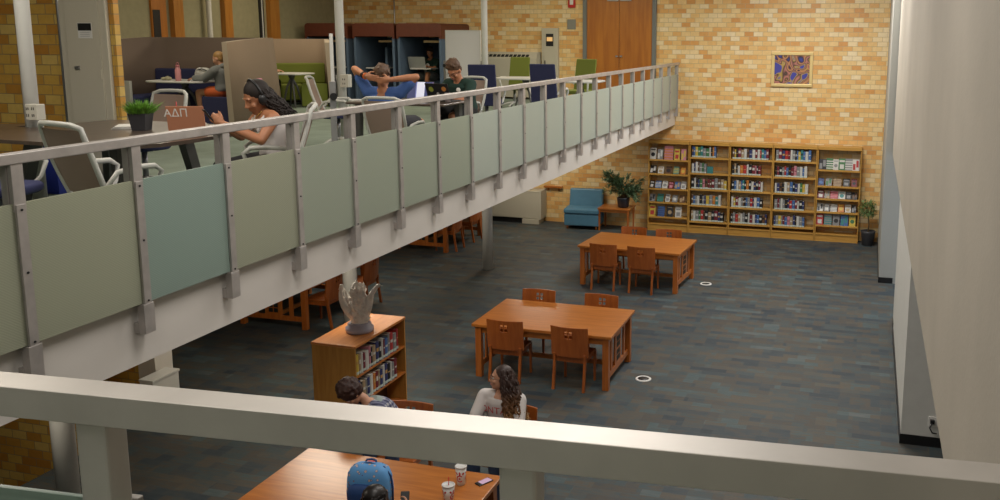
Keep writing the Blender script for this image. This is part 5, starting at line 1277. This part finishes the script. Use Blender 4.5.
m = bpy.data.materials.new('ombre_hair'); m.use_nodes = True; nt = m.node_tree; bs = nt.nodes['Principled BSDF']; tc = nt.nodes.new('ShaderNodeTexCoord'); sx = nt.nodes.new('ShaderNodeSeparateXYZ'); nt.links.new(tc.outputs['Object'], sx.inputs[0])
mr = nt.nodes.new('ShaderNodeMapRange'); mr.inputs[1].default_value = .80; mr.inputs[2].default_value = 1.12; nt.links.new(sx.outputs[2], mr.inputs[0]); r = ramp(nt, [(0,(.33,.17,.05)),(.4,(.14,.06,.02)),(.9,(.03,.012,.008))]); nt.links.new(mr.outputs[0], r.inputs[0]); nt.links.new(r.outputs[0], bs.inputs['Base Color']); bs.inputs['Roughness'].default_value = .5
b = MB(); b.ell(hc+HM@V((0,-.026,.048)), (.085,.095,.088), HM, nu=20, nv=12)
strands(b, hc, HM, 1.08, 190, .50, .17, .030, .012, seed=8, down=V((-.20,.05,-1)).normalized())
b.build('hair', m, t)

# --- P8: dark-haired person at the near side of the foreground table
J = dict(hip=(0,0,.56), neck=(.06,.30,.95), sR=(.24,.26,.90), sL=(-.12,.28,.90), eR=(.32,.42,.80), eL=(-.22,.44,.80), wR=(.20,.66,.86), wL=(-.04,.64,.80), kR=(.12,.42,.53), kL=(-.12,.42,.53), aR=(.12,.40,.10), aL=(-.12,.38,.10))
HM = RM(0, 45); hc = V((.07,.40,1.06))
t = person('person with straight black hair at the near edge of the foreground table', (-3.64,5.60,0), R(0), SK_l, hd=hc, HM=HM, hR=((-.1,.6,.7),(-.9,0,0),(0,-.4,1),40), hL=((.2,.9,-.1),(0,0,-1),(1,0,0),30), **J)
shirt(t, mat('black_cotton', (.015,.015,.018), .9), J['hip'], J['neck'], J['sR'], J['sL'], J['eR'], J['eL'], J['wR'], J['wL'], 1.6, .02, .93); pants(t, mat('blue_jeans'), J['hip'], J['kR'], J['kL'], J['aR'], J['aL']); shoes(t, J['aR'], J['aL'], M_black); face_bits(t, hc, HM)
b = MB(); b.ell(hc+HM@V((0,-.024,.046)), (.100,.110,.10), HM, nu=20, nv=12); strands(b, hc, HM, 1.15, 80, .30, .02, .004, .011, seed=5, down=V((0,.1,-1)).normalized()); b.build('hair', mat('black_hair', (.010,.007,.007), .4), t)
b = MB(); b.box((-.036,-.005,-.07),(.036,.005,.07)); o = b.build('phone', M_black, None, .004, (-3.475,6.315,.945), (R(-35),0,R(20))); tag(o, 'dark phone in the raised right hand of the black-haired person at bottom', 'phone')
# ================================================================ LIGHTS, CAMERA
def area(name, loc, rot, sx, sy, power, color=(1,.93,.82)):
    l = bpy.data.lights.new(name, 'AREA'); l.shape = 'RECTANGLE'; l.size = sx; l.size_y = sy; l.energy = power; l.color = color
    o = bpy.data.objects.new(name, l); col.objects.link(o); o.location = loc; o.rotation_euler = rot; return o
M_diff = mat('lamp_diffuser', (.8,.8,.78), .5, emit=(1,.95,.85), estr=2.5)
k = 0
for (x, y, p, c) in ((-1.3,18.0,260,(1,.97,.93)),(-1.6,14.2,150,(1,.96,.92)),(-2.2,10.0,120,(1,.95,.90)),(-2.2,5.5,110,(1,.94,.88)),(-1.6,1.0,62,(1,.94,.88)),(-1.6,-2.2,14,(1,.94,.88)),  # the lamp behind the viewer is added to lift the near rail front
                 (-6.5,19,58,(1,.86,.60)),(-6.5,14,50,(1,.87,.66)),(-6.5,9,55,(1,.90,.74)),(-6.5,4.5,85,(1,.91,.78)),(-11,17.5,65,(1,.86,.62)),(-11,12.5,60,(1,.88,.68))):
    t = thing('ceiling_light', 'rectangular ceiling light panel', 'ceiling light', (x,y,ZC), 0, 'ceiling light panels')
    t['label'] = ['ceiling light above the wall bookcases','ceiling light between the bookcases and the far reading table','ceiling light above the middle reading table','ceiling light above the foreground reading table','ceiling light above the near railing','added unseen ceiling light behind the viewer, brightening the near railing','ceiling light above the white tables','ceiling light above the two men at the study table','ceiling light between the round columns','ceiling light above the large dark study table','ceiling light above the green-seated booth','ceiling light in front of the big taupe booth'][k]; k += 1
    b = MB(); b.box((-.62,-.32,-.06),(.62,.32,-.001)); b.build('housing', M_white, t, .004)
    b = MB(); b.box((-.56,-.26,-.066),(.56,.26,-.06)); b.build('diffuser', M_diff, t)
    area('ceiling_lamp', (x,y,ZC-.12), (0,0,0), 2.2, 1.4, p*1.0, c)
area('window_daylight', (2.7,16.9,1.5), (0,R(90),0), 1.7, 2.4, 12, (.85,.9,1))
for x, y, p in ((-7.4,20.2,42),(-8.6,15,34),(-6.6,10.0,40),(-7.0,5.4,36)):  # panel over the low bookcase is an added lamp that lightens the sculpture
    t = thing('ceiling_light', 'light panel under the upper floor '+('near the blue chair' if y > 19 else 'near the white column' if y > 12 else 'above the low bookcase, added to brighten the sculpture' if y > 7 else 'above the stairwell'), 'ceiling light', (x,y,2.6), 0, 'light panels under the upper floor')
    b = MB(); b.box((-.5,-.3,-.04),(.5,.3,-.001)); b.build('housing', M_white, t); b = MB(); b.box((-.46,-.26,-.045),(.46,.26,-.04)); b.build('diffuser', M_diff, t)
    area('under_floor_lamp', (x,y,2.53), (0,0,0), 1.1, .6, p, (1,.88,.70))
w = bpy.data.worlds.new('world'); sc.world = w; w.use_nodes = True
w.node_tree.nodes['Background'].inputs[0].default_value = (.8,.85,1,1); w.node_tree.nodes['Background'].inputs[1].default_value = .1

cam = bpy.data.cameras.new('camera'); co = bpy.data.objects.new('camera', cam); col.objects.link(co); sc.camera = co
yaw, pitch, roll = -0.2857145992162982, 0.1659822395537429, 0.004433533386025018
fx = 925.8646; px, py = 596.4697, 189.9253
cam.sensor_width = 36; cam.sensor_fit = 'HORIZONTAL'; cam.lens = fx/1000*36
cam.shift_x = (500-px)/1000; cam.shift_y = (py-250)/1000
cam.clip_start = .02; cam.clip_end = 200
cy, sy, cp, sp = math.cos(yaw), math.sin(yaw), math.cos(pitch), math.sin(pitch)
fw = V((sy*cp, cy*cp, -sp)); rt = V((cy,-sy,0)); up = rt.cross(fw)
r2 = rt*math.cos(roll)+up*math.sin(roll); u2 = up*math.cos(roll)-rt*math.sin(roll)
Mx = Matrix((r2, u2, -fw)).transposed().to_4x4(); Mx.translation = V((0,0,4.7)); co.matrix_world = Mx
sc.view_settings.view_transform = 'Standard'; sc.view_settings.look = 'None'; sc.view_settings.gamma = 1; sc.view_settings.use_curve_mapping = False
sc.view_settings.exposure = 0.0
sc.cycles.use_denoising = True; sc.cycles.max_bounces = 8; sc.cycles.diffuse_bounces = 5
